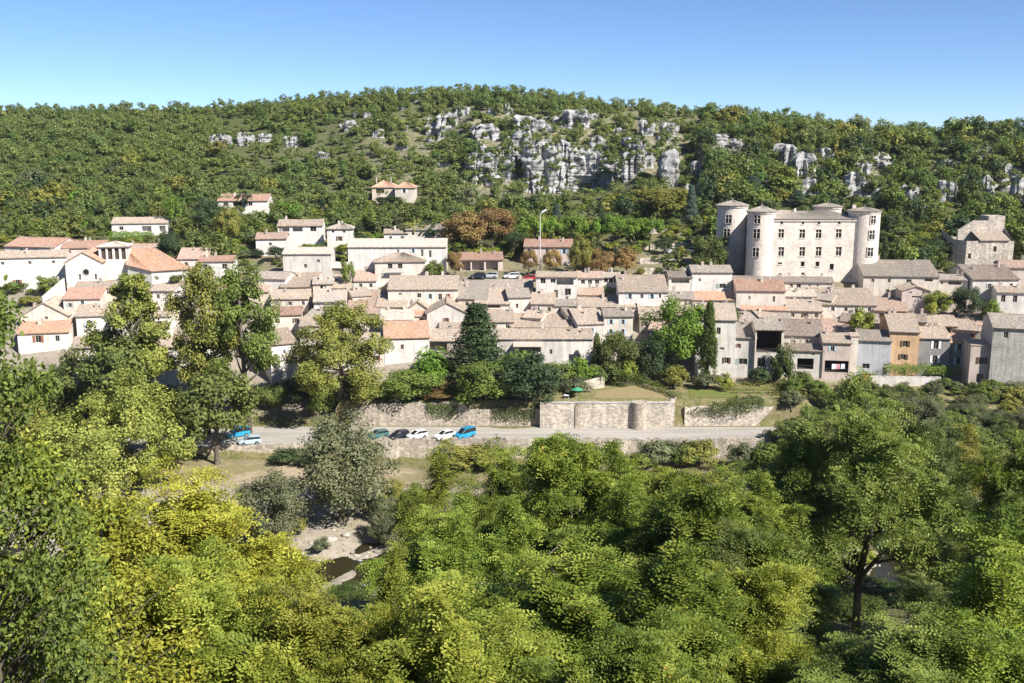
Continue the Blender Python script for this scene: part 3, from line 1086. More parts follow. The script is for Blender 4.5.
# ------------------------------------------------------------------ the ground
def terrain():
    ysteps = np.concatenate([np.arange(-60, 0, 6), np.arange(0, 14, .7), np.arange(14, 122, 2.2), np.arange(122, 146, .8), np.arange(146, 178, 1.3), np.arange(178, 200, .35),
                             np.arange(200, 300, 1.5), np.arange(300, 530, 2.6), np.array([540, 560, 600, 680, 800, 1000, 1400, 1900])])
    xs = np.concatenate([[-900, -700, -520], np.arange(-400, 401, 2.4), [520, 700, 900]])
    X, Y = np.meshgrid(xs, ysteps)
    Z = ground(X, Y)
    m, n = X.shape
    V = np.stack([X, Y, Z], -1).reshape(-1, 3)
    i = np.arange((m - 1) * n).reshape(m - 1, n)[:, :-1].ravel()
    Q = np.stack([i, i + 1, i + n + 1, i + n], 1)
    u = 512 + F * X / np.maximum(Y, 60)
    sm = lambda a, b, v: np.clip((v - a) / (b - a), 0, 1)
    gravel = sm(120, 127, Y) * (1 - sm(168, 176, Y)) * (1 - .6 * sm(150, 160, Y) * (u > 330))
    sand = sm(166, 172, Y) * (1 - sm(177, 181, Y)) * (u < 420)
    town = sm(199, 203, Y) * (1 - .75 * sm(244, 256, Y)) * (1 - sm(275, 290, Y))
    wood = sm(285, 305, Y)
    garden = sm(198, 199, Y) * (1 - sm(211, 214, Y)) * (u > 540) * (u < 1100)
    rocky = np.clip(np.exp(-((u - 520) / 190) ** 2) * sm(345, 375, Y) + .6 * sm(320, 340, Y) * (u > 640), 0, 1) * (1 - .8 * sm(430, 470, Y))
    me = np_mesh('terrain', V, Q, None or [], {'gravel': np.clip(gravel + .0 * sand, 0, 1).ravel(), 'town': np.clip(town - garden, 0, 1).ravel(), 'garden': garden.ravel(), 'rocky': rocky.ravel(), 'sand': sand.ravel(), 'wood': (wood * (1 - .8 * rocky)).ravel()}, smooth=True)
    mt, nt, out = nodes('ground')
    v = coords(nt)
    A = lambda a: N(nt, 'ShaderNodeAttribute', _attribute_name=a).outputs['Fac']
    n1, n2, n3 = noise(nt, v, .09, 6, .65), noise(nt, v, .9, 6, .7), noise(nt, v, 3.5, 5, .7)
    grass = ramp(nt, n1, [(.3, (.075, .09, .028)), (.5, (.135, .135, .05)), (.7, (.235, .205, .105))])
    soil = ramp(nt, n2, [(.3, (.165, .135, .085)), (.7, (.27, .225, .155))])
    base = mix(nt, ramp(nt, n2, [(.45, (0, 0, 0)), (.62, (1, 1, 1))]), grass, soil)
    gr = ramp(nt, n2, [(.25, (.22, .185, .14)), (.5, (.335, .295, .235)), (.75, (.44, .40, .335))])
    base = mix(nt, A('gravel'), base, mix(nt, ramp(nt, n1, [(.5, (0, 0, 0)), (.6, (.75, .75, .75))]), gr, grass))
    base = mix(nt, A('sand'), base, mix(nt, ramp(nt, n1, [(.48, (0, 0, 0)), (.58, (.8, .8, .8))]), ramp(nt, n2, [(.3, (.32, .255, .17)), (.7, (.40, .33, .235))]), grass))
    base = mix(nt, A('town'), base, ramp(nt, n2, [(.3, (.21, .18, .14)), (.7, (.33, .295, .245))]))
    base = mix(nt, A('wood'), base, ramp(nt, n2, [(.35, (.055, .075, .026)), (.6, (.095, .105, .040)), (.8, (.19, .165, .095))]))
    gd = mix(nt, ramp(nt, n2, [(.40, (0, 0, 0)), (.60, (1, 1, 1))]), (.13, .15, .045), (.27, .215, .13))
    base = mix(nt, A('garden'), base, gd)
    ml = N(nt, 'ShaderNodeMath', _operation='MULTIPLY')
    nt.links.new(A('rocky'), ml.inputs[0]); nt.links.new(ramp(nt, n2, [(.46, (0, 0, 0)), (.66, (1, 1, 1))]), ml.inputs[1])
    base = mix(nt, ml.outputs[0], base, ramp(nt, n3, [(.3, (.26, .235, .195)), (.7, (.42, .395, .35))]))
    fin = ramp(nt, n3, [(.3, (.82, .82, .82)), (.7, (1.12, 1.12, 1.12))])
    finish(nt, out, mix(nt, 1.0, base, fin, 'MULTIPLY'), .95, bump(nt, n3, .6, .12), .1)
    me.materials.append(mt)
    o = link(bpy.data.objects.new('terrain', me))
    tag(o, kind='structure')


terrain()

# road on the embankment, and the river below
def strip(name, pts_front, pts_back, dz, mat_):
    b = MB()
    for i in range(len(pts_front) - 1):
        b.quad(pts_front[i], pts_front[i + 1], pts_back[i + 1], pts_back[i])
    o = b.build(name, mat_)
    return tag(o, kind='structure')


def road_mat():
    m, nt, out = nodes('dusty_road')
    v = coords(nt)
    a, b_ = noise(nt, coords(nt, (.12, 1, 1)), .55, 7, .65), noise(nt, v, 3, 5, .7)
    c = ramp(nt, a, [(.3, (.29, .268, .238)), (.6, (.40, .375, .338)), (.75, (.46, .435, .395))])
    finish(nt, out, mix(nt, 1.0, c, ramp(nt, b_, [(.3, (.85, .85, .85)), (.7, (1.1, 1.1, 1.1))]), 'MULTIPLY'), .9, None, .1)
    return m


us = list(range(-60, 802, 20))
fr, bk = [], []
for u in us:
    ys = lerp(181, 187, min(1, max(0, (u - 150) / 225))) + .35
    fr.append(((u - 512) / F * ys, ys, 4.43)); bk.append(((u - 512) / F * 196.4, 196.4, 4.43))
strip('road', fr, bk, 0, road_mat())


def water():
    m, nt, out = nodes('river_water')
    f = noise(nt, coords(nt, (1, 1, 1)), 1.4, 4, .6)
    finish(nt, out, (.030, .026, .012), .09, bump(nt, f, .5, .09), .4)
    b = MB()
    for i in range(-14, 14):
        b.quad((i * 20, 122, 0), (i * 20 + 20, 122, 0), (i * 20 + 20, 146, 0), (i * 20, 146, 0))
    tag(b.build('river_water', m), kind='structure')


water()


def blob(b, x, y, z, rx, ry, rz, seed, n=8, m=5):
    r = random.Random(seed)
    o = Vector((r.random() * 50, r.random() * 50, 0))
    vs, fs = [], []
    for j in range(m + 1):
        ph = pi * j / m
        for i in range(n):
            th = 2 * pi * i / n
            d = Vector((sin(ph) * cos(th), sin(ph) * sin(th), cos(ph)))
            k = 1 + .4 * mnoise.noise(d * 1.3 + o)
            vs.append((x + d.x * rx * k, y + d.y * ry * k, z + d.z * rz * k))
    for j in range(m):
        for i in range(n):
            fs.append((j * n + i, j * n + (i + 1) % n, (j + 1) * n + (i + 1) % n, (j + 1) * n + i)[::-1])
    b.add(vs, fs)


def stones():
    r = random.Random(5)
    b = MB()
    for i in range(1500):
        y = r.choice([r.uniform(127, 132), r.uniform(137, 162), r.uniform(137, 162), r.uniform(137, 146)])
        x = r.uniform(-95, 110)
        s = r.uniform(.12, .42) * (1.5 if r.random() < .1 else 1)
        blob(b, x, y, float(ground(x, y)) + s * .15, s, s * r.uniform(.6, 1), s * r.uniform(.4, .7), i, 6, 4)
    m, nt, out = nodes('river_cobbles')
    oi = nt.nodes.new('ShaderNodeNewGeometry')
    c = ramp(nt, oi.outputs['Random Per Island'], [(0, (.20, .185, .16)), (.5, (.34, .32, .285)), (1, (.52, .50, .46))])
    finish(nt, out, c, .9, None, .1)
    tag(b.build('riverbed_stones', m), kind='stuff', label='pale cobbles strewn along the river bed', cat='stones')
    k = 0
    for px, py, w, lab in ((302, 556, 10, 'broad white boulder at the edge of the brown pool'), (318, 563, 8, 'rounded pale boulder standing in the brown pool'), (331, 541, 12, 'long whitish boulder above the pool on the shingle'),
                           (346, 536, 9, 'pale boulder beside the shaded foot of the grey willow'), (312, 545, 7, 'small white boulder next to the broad one by the pool')):
        X, Y, z = hit(px, py)
        z = max(z, 0)
        q = MB()
        s = w * mpp(px, py, Y) / 2
        blob(q, 0, 0, s * .2, s, s * .8, s * .55, 900 + k, 12, 8)
        k += 1
        tag(q.build('boulder', m, None, (X, Y, z), 0, True), lab, 'boulder', 'boulders by the river')


stones()


# ------------------------------------------------------------------ stone walls
def wall_run(name, label, pts, th=.6, mat_='rubble', group='stone walls', ragged=.25, cat='wall', step=.8, cap=False):
    """pts: (X, Y, z_bottom, z_top); wall runs through them, thick, with an uneven top"""
    P = []
    for i in range(len(pts) - 1):
        a, b_ = np.array(pts[i], float), np.array(pts[i + 1], float)
        n = max(1, int(hypot(*(b_ - a)[:2]) / step))
        for k in range(n):
            P.append(a + (b_ - a) * k / n)
    P.append(np.array(pts[-1], float))
    P = np.array(P)
    org = P[0, :3].copy()
    b = MB()
    vs = []
    for i, p in enumerate(P):
        d = P[min(i + 1, len(P) - 1)] - P[max(i - 1, 0)]
        nx, ny = unit(np.array([-d[1], d[0]]))
        zt = p[3] + (random.uniform(-ragged, ragged * .6) if ragged else 0)
        j = random.uniform(-.04, .04)
        for s in (-1, 1):
            for z in (p[2], zt):
                vs.append((p[0] + nx * s * (th / 2 + (j if z == zt else .08)) - org[0], p[1] + ny * s * (th / 2 + .08 * (z != zt)) - org[1], z - org[2]))
    fs = []
    for i in range(len(P) - 1):
        o = i * 4
        fs += [(o, o + 4, o + 5, o + 1), (o + 6, o + 2, o + 3, o + 7), (o + 1, o + 5, o + 7, o + 3)]
    o = (len(P) - 1) * 4
    fs += [(0, 1, 3, 2), (o, o + 2, o + 3, o + 1)]
    b.add(vs, fs)
    o = b.build(name, wall_mat(mat_), None, tuple(org))
    return tag(o, label, cat, group)


def pw(px, Y):
    return (px - 512) / F * Y


wall_run('river_wall', 'long low rubble retaining wall between the road and the river bank', [(pw(374, 188), 187.0, -.2, 4.85), (pw(620, 188), 187.0, -.6, 4.85), (pw(836, 188), 187.0, -.4, 4.85)], .7, 'rubble', ragged=.28)
wall_run('river_wall', 'low mossy wall under the parking place behind the left trees', [(pw(120, 181), 180.6, 1.5, 4.5), (pw(372, 186), 186.6, 1.2, 4.5)], .7, 'rubble', ragged=.12)
for px, r_, lab in ((383, 2.2, 'squat round stone buttress at the left end of the river wall'), (622, 1.9, 'squat round stone buttress halfway along the river wall')):
    tag(MB().lathe(0, 0, [(r_ * 1.05, -1), (r_, 3.4), (r_, 3.5)], 20).build('buttress', wall_mat('rubble'), None, (pw(px, 187), 186.6, 1.0)), lab, 'buttress', 'round buttresses of the river wall')
wall_run('road_wall', 'ragged pale rubble wall behind the parked cars', [(pw(345, 197), 197.6, 3.5, 7.6), (pw(368, 197), 197.6, 3.5, 9.0), (pw(420, 197), 197.6, 3.5, 9.2), (pw(462, 197), 197.6, 3.5, 9.4), (pw(468, 197), 197.6, 3.5, 8.0), (pw(541, 197), 197.6, 3.5, 8.0)], .8, ragged=.3)
# the bastion
b = MB()
X0, X1 = pw(541, 195.5), pw(680, 195.5)
bz = 4.2
B0 = (X0, 195.5, bz)
W_ = X1 - X0
b.box(0, W_, 0, .9, -1, 5.4)
b.box(0, .9, .9, 5, -1, 5.4)
b.add([(W_ - .9, .9, -1), (W_, .9, -1), (W_ + 1.6, 8, -1), (W_ + .7, 8, -1), (W_ - .9, .9, 5.4), (W_, .9, 5.4), (W_ + 1.6, 8, 5.6), (W_ + .7, 8, 5.6)],
      [(3, 2, 1, 0), (4, 5, 6, 7), (0, 1, 5, 4), (1, 2, 6, 5), (2, 3, 7, 6), (3, 0, 4, 7)])
bs = empty('bastion', B0, 0, label='tall pale stone bastion with a half round turret above the road', cat='bastion')
b.build('wall', wall_mat('rubblelight'), bs)
q = MB()
for i in range(int(W_ / 1.2)):
    q.box(i * 1.2 + .02, i * 1.2 + 1.18, -.1, 1.0, 5.403, 5.56 + random.uniform(-.03, .03))
q.build('coping', wall_mat('greystone'), bs)
MB().lathe(pw(643, 195.5) - X0, .2, [(1.65, -1), (1.55, 5.5), (1.6, 5.5), (1.6, 5.7)], 22).build('turret', wall_mat('rubble'), bs)
MB().box(W_ * .262, W_ * .30, -.22, 0.01, -1, 5.2).build('pilaster', wall_mat('rubble'), bs)
# dry grass bank on the bastion
m, nt, out = nodes('dry_grass')
f = noise(nt, coords(nt, (3, 3, .6)), 1.6, 6, .7)
finish(nt, out, ramp(nt, f, [(.3, (.17, .14, .065)), (.7, (.33, .27, .15))]), .95, bump(nt, f, .6, .1), .1)
DRY = m
a0, a1, a2, a3 = at(588, 402, 197.5), at(676, 400, 197.5), at(662, 389, 206), at(598, 391, 204)
a4 = at(641, 384.5, 208)
b = MB()
b.add([(a0[0], a0[1], 9.3), (a1[0], a1[1], 9.3), (a2[0], a2[1], a2[2]), a4, a3], [(0, 1, 2, 3, 4)])
b.add([(a0[0], a0[1], 8), (a1[0], a1[1], 8), (a2[0], a2[1], 8), (a4[0], a4[1], 8), (a3[0], a3[1], 8), (a0[0], a0[1], 9.3), (a1[0], a1[1], 9.3), a2, a4, a3],
      [(0, 1, 6, 5), (1, 2, 7, 6), (2, 3, 8, 7), (3, 4, 9, 8), (4, 0, 5, 9)])
tag(b.build('grass_bank', DRY), kind='structure')
wall_run('garden_wall', 'stepped light coping running up the dry grass bank', [(*at(676, 399, 199)[:2], 9, 9.9), (*at(664, 390, 206)[:2], 9, at(664, 389, 206)[2]), (*at(642, 385, 208.2)[:2], 9, at(642, 383.5, 208.2)[2])], .5, 'rubblelight', ragged=.03)
wall_run('garden_wall', 'mid-height crumbling wall under the ivy hedge beside the bastion', [(pw(690, 197.6), 197.6, 3.5, 8.2), (pw(730, 197.6), 197.6, 3.5, 8.4), (pw(760, 197.6), 197.6, 3.5, 8.6), (pw(800, 199), 199, 3.5, 8.4)], .8, 'rubblelight', ragged=.35)
wall_run('garden_wall', 'low pale terrace wall behind the bastion terrace', [(*at(566, 388, 205)[:2], 8.5, 11.0), (*at(604, 380, 209)[:2], 9, 12.2)], .5, 'rubblelight', ragged=.1)
wall_run('garden_wall', 'flat grey garden wall under the vine pergola', [(pw(880, 211), 211.3, 7, at(880, 376, 211)[2]), (pw(953, 211), 211.3, 7, at(953, 377, 211)[2])], .4, 'pale', ragged=.02)
wall_run('garden_wall', 'thin wall line crossing the bushes below the pergola', [(pw(916, 206), 206, 5, at(916, 401, 206)[2]), (pw(962, 204), 204, 5, at(962, 404, 204)[2])], .4, 'rubblelight', ragged=.03)
wall_run('garden_wall', 'grey wall at the far right below the tall blank house', [(pw(1004, 205), 205, 4, at(1004, 398, 205)[2]), (pw(1060, 205), 205, 4, at(1060, 398, 205)[2])], .5, 'greystone', ragged=.05)
for y0, lab, a, b_ in ((228, 'upper pale terrace wall behind the car park', 648, 692), (243.5, 'second terrace wall behind the parked white car', 640, 690), (258, 'broad terrace wall below the car park edge', 640, 700), (268, 'lowest terrace wall left of the round castle tree', 640, 700)):
    Xa, Ya, za = hit((a + b_) / 2, y0 + 6)
    wall_run('terrace_wall', lab, [((a - 512) / F * Ya, Ya, za - 1.5, at(a, y0, Ya)[2]), ((b_ - 512) / F * Ya, Ya, za - 1.5, at(b_, y0, Ya)[2])], .5, 'rubblelight', 'terrace walls by the castle', .12)
p0, p1, p2 = hit(884, 250), hit(895, 244), hit(908, 230)
wall_run('ruined_wall', 'ruined sunlit wall climbing the slope right of the castle', [(*p0[:2], p0[2] - 1, p0[2] + 1.6), (*p1[:2], p1[2] - 1, p1[2] + 1.8), (*p2[:2], p2[2] - 1, p2[2] + 1.4)], .6, 'rubblelight', ragged=.3)

# ------------------------------------------------------------------ rocks of the hillside
def rock(px0, px1, top, base, seed, lab, depth=.9, n=48, m=26, big=False):
    pc = (px0 + px1) / 2
    X, Y, zg = hit(pc, base)
    k = mpp(pc, base, Y)
    w = (px1 - px0) * k
    h = (base - top) * k * 1.0
    r = random.Random(seed)
    off = Vector((seed * 7.1, seed * 3.3, 0))
    nz = mnoise.noise
    vs, fs = [], []
    hb = 3.0
    dd = min(max(w * depth, 4), 14)
    for j in range(m + 1):
        t = j / m
        z0 = -hb + (h + hb) * t
        for i in range(n):
            th = 2 * pi * i / n
            c, s = cos(th), sin(th)
            e = .62
            ex, ey = abs(c) ** e * (1 if c > 0 else -1), abs(s) ** e * (1 if s > 0 else -1)
            x, y = ex * w / 2, ey * dd / 2
            # uneven top, stepping down to the sides
            hh = 1 + .20 * round(2.5 * nz(Vector((x * .22 + seed, seed * 2.1, 1.0)))) / 2.5 + .07 * nz(Vector((x * .8, seed, 5.0))) - .12 * abs(ex) ** 3
            z = -hb + (h * hh + hb) * t
            # ledges of the bedding, joints between columns, breakage
            q = nz(Vector((seed * .7, x * .05, z * .55))) + .5 * nz(Vector((x * .12, seed, z * 1.7)))
            led = round(q * 3) / 3 * .9
            jt = abs(nz(Vector((x * .45 + seed * 3, y * .2, z * .05))))
            joint = -2.2 * max(0, .16 - jt) / .16
            p = Vector((x, y, z))
            br = nz(p * .22 + off) * 1.7 + nz(p * .6 + off) * .8 + nz(p * 1.6 + off) * .35
            d = Vector((ex, ey, 0)).normalized()
            amp = min(1, w / 9)
            p += d * (led + joint + br) * amp
            if t > .85:
                p.x *= 1 - .16 * ((t - .85) / .15) ** 2
                p.y *= 1 - .3 * ((t - .85) / .15) ** 2
            p.z += nz(Vector((x * .9, y * .9, 3)) + off) * .5 * amp * t
            p.y += t * .10 * h
            vs.append(p[:])
    for j in range(m):
        for i in range(n):
            fs.append((j * n + i, j * n + (i + 1) % n, (j + 1) * n + (i + 1) % n, (j + 1) * n + i))
    ct = len(vs)
    top_c = sum((Vector(vs[m * n + i]) for i in range(n)), Vector((0, 0, 0)))
    vs.append((top_c / n + Vector((0, 0, .3)))[:])
    for i in range(n):
        fs.append((m * n + i, m * n + (i + 1) % n, ct))
    o = MB().add(vs, fs).build('limestone_cliff' if big else 'rock_outcrop', rock_mat(), None, (X, Y + dd * .35, zg))
    tag(o, kind='structure')
    ROCKS.append((px0, px1, top, base, Y))
    return o


ROCKS = []
for i, (a, b_, t, bs_) in enumerate(((469, 499, 146, 184), (494, 517, 147, 180), (511, 532, 128, 166), (524, 558, 140, 194), (548, 606, 147, 190), (600, 621, 153, 182), (622, 644, 138, 178))):
    rock(a, b_, t, bs_, 10 + i, '', .8, 90 if b_ - a > 25 else 60, 40, True)
for i, (a, b_, t, bs_) in enumerate(((454, 470, 104, 118), (424, 441, 121, 135), (438, 458, 110, 131), (471, 500, 122, 140), (512, 537, 113, 134), (536, 549, 118, 130), (562, 592, 106, 129),
                                     (590, 606, 134, 150), (209, 229, 132, 149), (235, 252, 130, 146), (283, 299, 134, 148), (257, 270, 132, 142), (344, 357, 119, 130), (318, 330, 150, 160), (395, 408, 140, 150), (372, 384, 128, 138),
                                     (661, 678, 121, 139), (660, 680, 142, 188), (640, 654, 118, 136), (711, 729, 132, 147), (730, 746, 137, 150), (766, 792, 141, 160), (794, 817, 146, 193), (780, 800, 143, 166), (817, 836, 146, 160), (856, 870, 152, 177), (846, 866, 170, 197),
                                     (862, 884, 176, 199), (872, 892, 150, 165), (939, 949, 177, 202), (948, 960, 179, 203), (967, 992, 143, 158), (982, 994, 172, 194), (1013, 1030, 172, 206), (940, 956, 158, 168), (905, 922, 184, 198), (690, 704, 160, 176), (642, 655, 148, 168), (1000, 1016, 163, 176))):
    rock(a, b_, t + (bs_ - t) * .15, bs_, 40 + i, '', n=36, m=20)

rl = random.Random(4)
for i in range(70):
    px = rl.choice([rl.uniform(330, 640), rl.uniform(420, 700), rl.uniform(640, 1020)])
    q = rl.uniform(sky_y(px) + 18, 176 if px < 640 else 200)
    w_ = rl.uniform(6, 15)
    rock(px - w_ / 2, px + w_ / 2, q - rl.uniform(3, 7), q, 100 + i, '', .7, 22, 12)
# ------------------------------------------------------------------ the village houses
def rowsplit():
    pass


H = house
H('long pale house at the far left with tiny square windows under its eave', -34, 62, 258, 250.5, 287, wall='white', rc='tan', wins=[(3, 263, 3, 3, 'd'), (28, 263, 3, 3, 'd'), (50, 263, 3, 3, 'd'), (-15, 263, 3, 3, 'd'), (15, 283, 4, 6, 'r')], ch=2)
H('red-roofed house with a bright white gable, behind the long pale house', 0, 58, 247, 237, 257, rc='red', rz=-24, wins=[(20, 251, 3, 4, 'd'), (36, 251, 3, 4, 'd')])
H('low house with a faded red roof, between the white gable and the church tower', 63, 104, 248, 240.5, 257, rc='red', wall='pink', auto=2)
H('house with a long pinkish roof, rising just behind the church apse', 126, 163, 250.5, 243.5, 259, rc='pinkr', auto=2)
H('white villa with an arched opening in its end wall, on the slope above the church', 113, 166, 223.5, 217, 237, rc='tan', wins=[(161, 230, 6, 8, 'o'), (122, 228, 4, 3.5, 'd'), (146, 228.5, 9, 5, 'o')], hid=-1)
H('house with a broad pink roof, to the right of the church behind a red-roofed bungalow', 178, 206, 259, 247.5, 270, rc='pinkr', auto=2)
H('white bungalow with a low red roof and two windows, left of the poplar tops', 199, 233, 261.5, 255.5, 279, rc='red', wins=[(205, 266.5, 4, 5, 'g'), (224, 266.5, 5, 5, 'd')])
H('narrow house with a bright red roof below the church gable', 64, 99, 299, 287, 313, rc='red', wall='cream', wins=[(82, 302.5, 3, 4, 'd'), (70, 305, 3, 4, 'd')])
H('low house with a long tan roof at the foot of the church wall', 76, 124, 288, 281, 297, rc='tan', wall='cream', auto=2)
H('gabled white house at the left with one small window in its gable', 22, 66, 316, 303, 322, 'y', 'white', 'tan', [(46, 313, 3, 3, 'd')], dpt=11)
H('house with an orange roof at the left, below the white gable', 19, 67, 333, 320, 347, rc='orange', wins=[(38, 339, 5, 7, 'r'), (56, 339, 4, 6, 'd')])
H('white walled house with a weathered tan roof, between the orange roof and the poplars', 77, 112, 316, 303.5, 334, rc='tan', wins=[(88, 323, 3, 5, 'd')], sh='')
H('white house half hidden by the first poplar crown, tan roof', 112, 170, 317, 306, 335, rc='tan', wins=[(158, 326, 4, 9, 'n'), (140, 325, 4, 6, 'd')])
H('wide white house seen through the dark trees at the left', 74, 142, 347, 335, 382, rc='tan', wins=[(100, 356, 4, 7, 'd'), (128, 358, 4, 7, 'd')])
H('white house seen between the two poplar trunks', 150, 216, 347, 336, 381, rc='tan', wins=[(166, 357, 4, 7, 'd'), (190, 357, 4, 7, 'd')])
H('low grey-roofed house with a sunlit gable, above the bright poplar crown', 245, 287, 279, 271, 291, rc='greyr', rz=-20, wins=[(255, 283.5, 6, 4, 'd')])
H('tall pale block of rough masonry with a single small window, mid left of the village', 283, 331, 254, 247, 277, wall='pale', rc='pale', wins=[(305, 266, 3, 4, 'd'), (318, 261, 3, 3, 'd')])
H('small white house with a pink roof, left below the veranda house', 256, 286, 239, 232.5, 251, rc='pinkr', wins=[(270, 244, 3, 3, 'd')])
H('white hillside house with two wide dark verandas', 278, 322, 226, 219.5, 242, rc='tan', wins=[(284.5, 228.6, 10, 5, 'o'), (297.5, 228.6, 10, 5, 'o'), (313, 229, 6, 5, 'd')])
H('small square white house with a pyramid roof, right of the veranda house', 327, 352, 229, 222.5, 248, 'hip', 'white', 'greyr', [(333, 231.5, 2.5, 2.5, 'd'), (344, 231.5, 2.5, 2.5, 'd'), (339, 238.5, 3, 4.5, 'd')])
H('long white building with a bare front, widest in the upper village', 348, 446, 247, 238.5, 271, rc='pale', wins=[(413, 251, 2.4, 4, 'd'), (422, 253, 2.4, 7, 'd'), (430, 254, 2.6, 7, 'd'), (398, 251, 2, 3, 'd')], ch=2)
H('white upper storey with two windows, above the right end of the long white building', 406, 446, 230, 224, 243, rc='greyr', wins=[(413, 233, 2.6, 4.5, 'd'), (429, 232.5, 2.4, 4.5, 'd')])
H('low pale annex left of the two-windowed white house, above the long building', 384, 408, 233.5, 229, 243, rc='tan', auto=2)
H('white house with a metal balcony, in front of the long white building', 375, 425, 262, 251, 281, 'hip', 'white', 'tan', [(390, 266, 4.5, 5, 'd'), (400, 266, 4.5, 5, 'd')])
H('long house with a wide tan roof and a row of dark windows, mid village', 388, 458, 289.5, 275, 307, rc='tan', wins=[(400, 294, 3, 2, 'd'), (419, 295.5, 4, 4.5, 'd'), (430, 296.5, 3, 5, 'd'), (440, 297, 3.6, 6, 'd'), (448, 296, 2, 4, 'd')])
H('house with a steep-looking brown roof, right of the long tan roof', 458, 487, 299, 279, 309, rc='greyr', auto=2, wall='cream')
H('house with a tan roof, directly below the rough masonry block', 281, 317, 287, 272, 295, rc='tan', auto=2, wall='cream')
H('house with a grey-tan roof, between the masonry block and the balcony house', 331, 353, 288, 274, 295, rc='tan', auto=1, wall='cream')
H('narrow house with a pinkish roof left of the balcony house', 354, 376, 281, 270, 290, rc='pinkr', auto=1)
H('low cream house with dormer-like openings, between two tan roofs', 313, 333, 284, 277, 295, rc='pale', wins=[(323, 287, 6, 3.5, 'd')], wall='cream')
H('house with a short tan roof, left of the pale roof with the black eave', 271, 308, 299, 289, 308, rc='tan', wall='cream', auto=2)
H('house with a bleached roof and a deep black eave line', 314, 346, 301, 289, 316, rc='pale', wins=[(324, 308, 3, 4, 'd')], ov=.7)
H('house with a very large faded pink roof, above the airy tree', 345, 387, 314, 288, 324, rc='pinkr', wall='cream', auto=2)
H('house with a small red roof, just right of the bright poplar crown', 272, 301, 315, 306, 327, rc='red', wall='cream', auto=2)
H('tall white end house with a dark shaded side, below the poplar', 270, 297, 344, 327, 380, rc='tan', rz=26, wins=[(284, 352, 2.4, 4, 'd')], hid=2, dpt=9)
H('tiny pink-roofed shed left of the tall white end house', 256, 268, 334, 327, 342, rc='pinkr', auto=1)
H('house with a tan roof under the left half of the long middle roof', 376, 406, 307, 295, 316, rc='tan', wall='cream', wins=[(400, 311, 8, 3, 'o')])
H('bluish white house behind the orange-roofed one, left of the gable with dark verges', 380, 413, 320, 309, 332, 'x', 'pale', 'pale', [(388, 324, 3, 4, 'b'), (398, 324, 3, 4, 'd')])
H('white house with a big orange roof, left of the dark cedar', 384, 430, 338, 320, 358, rc='orange', rz=9, wins=[(402, 347, 3, 5, 'd')], wall='white')
H('low house with a wide glazed porch, left of the cedar foot', 423, 463, 341, 328, 355, rc='tan', wall='stone', wins=[(436, 347, 22, 8, 'o')])
H('grey-white gable edged with dark verges, behind the cedar tip', 427, 466, 313, 303, 329, 'y', 'pale', 'tan', [(446, 320, 3, 4, 'd')], dpt=9)
H('little lean-to with a bright orange roof left of the dark-verged gable', 413, 428, 315, 306, 323, rc='orange', auto=1, ch=0)
H('small tan roof in front of the dark-verged gable', 440, 466, 328, 319, 336, rc='tan', auto=1)
H('house with a brown roof and a dark slot opening, right of the cedar tip', 475, 510, 304, 287, 315, rc='tan', wall='cream', wins=[(494, 306.5, 13, 3, 'o')])
H('low brown roof line behind the cedar tip, below the parked cars', 486, 533, 288, 279, 294, rc='greyr', wall='cream', auto=2)
H('small white house with one window and a dark side wall, right of the slot-opening house', 508, 531, 297.5, 288, 313, rc='greyr', wins=[(517, 306, 2.6, 4.5, 'd')], wall='white', rz=8)
H('pale roof immediately right of the cedar', 486, 514, 322, 308, 331, rc='tan', wall='cream', auto=1)
H('long tan roof with a skylight, behind the large front house', 511, 583, 327.5, 313, 334, rc='tan', wall='cream', auto=3, ch=2)
H('large cream front house with a shaded terrace opening, right of the cedar', 497, 563, 339, 328, 367, wall='pale', rc='tan', wins=[(530, 348.5, 22, 8, 'o'), (551, 352, 3, 5, 'd')], hid=3)
H('bright white front house with a garage opening, beside the cream front house', 563, 593, 339, 328, 366, rc='tan', wins=[(575, 358.5, 12, 8, 'o')], hid=3)
H('long narrow tan roof above the blue-shuttered house', 578, 635, 307, 297, 315, rc='tan', wall='cream', auto=3)
H('house with a dark side wall and a steep tan roof, left of the blue shutters', 577, 605, 324, 307.5, 341, rc='tan', wall='pale', rz=14, wins=[(592, 331, 3, 5, 'd')], hid=3)
H('white house with pale blue shutters on two floors', 604, 633, 316.5, 308, 339, rc='greyr', wins=[(611, 322, 3, 5, 'b'), (623, 322, 3, 5, 'b'), (611, 332, 3, 5, 'b'), (623, 332, 3, 5, 'b')], hid=3)
H('modern white terrace house with wide dark balconies on two floors', 536, 577, 277, 271.5, 301, rc='tan', wins=[(543, 281, 5, 5.5, 'd'), (565, 281.5, 17, 6.5, 'o'), (553, 281, 5, 4, 'd'), (542, 292.5, 3, 5, 'd'), (556, 294, 4, 8, 'D'), (568, 292, 6, 7, 'd')])
H('pink-roofed terrace house next to the modern balconies', 577, 603, 278, 271, 290, rc='pinkr', wins=[(583, 282, 4, 4, 'd'), (590, 282, 4, 4, 'd'), (597, 282, 4, 4, 'd')])
H('terrace house with a band of windows above a clipped hedge', 602, 620, 277.5, 272, 290, rc='tan', wins=[(606, 280.5, 4, 4.5, 'd'), (611, 280.5, 4, 4.5, 'd'), (616, 280.5, 4, 4.5, 'd')])
H('low pale roof under the pink-roofed terrace house', 578, 603, 295, 287.5, 302, rc='pinkr', auto=1)
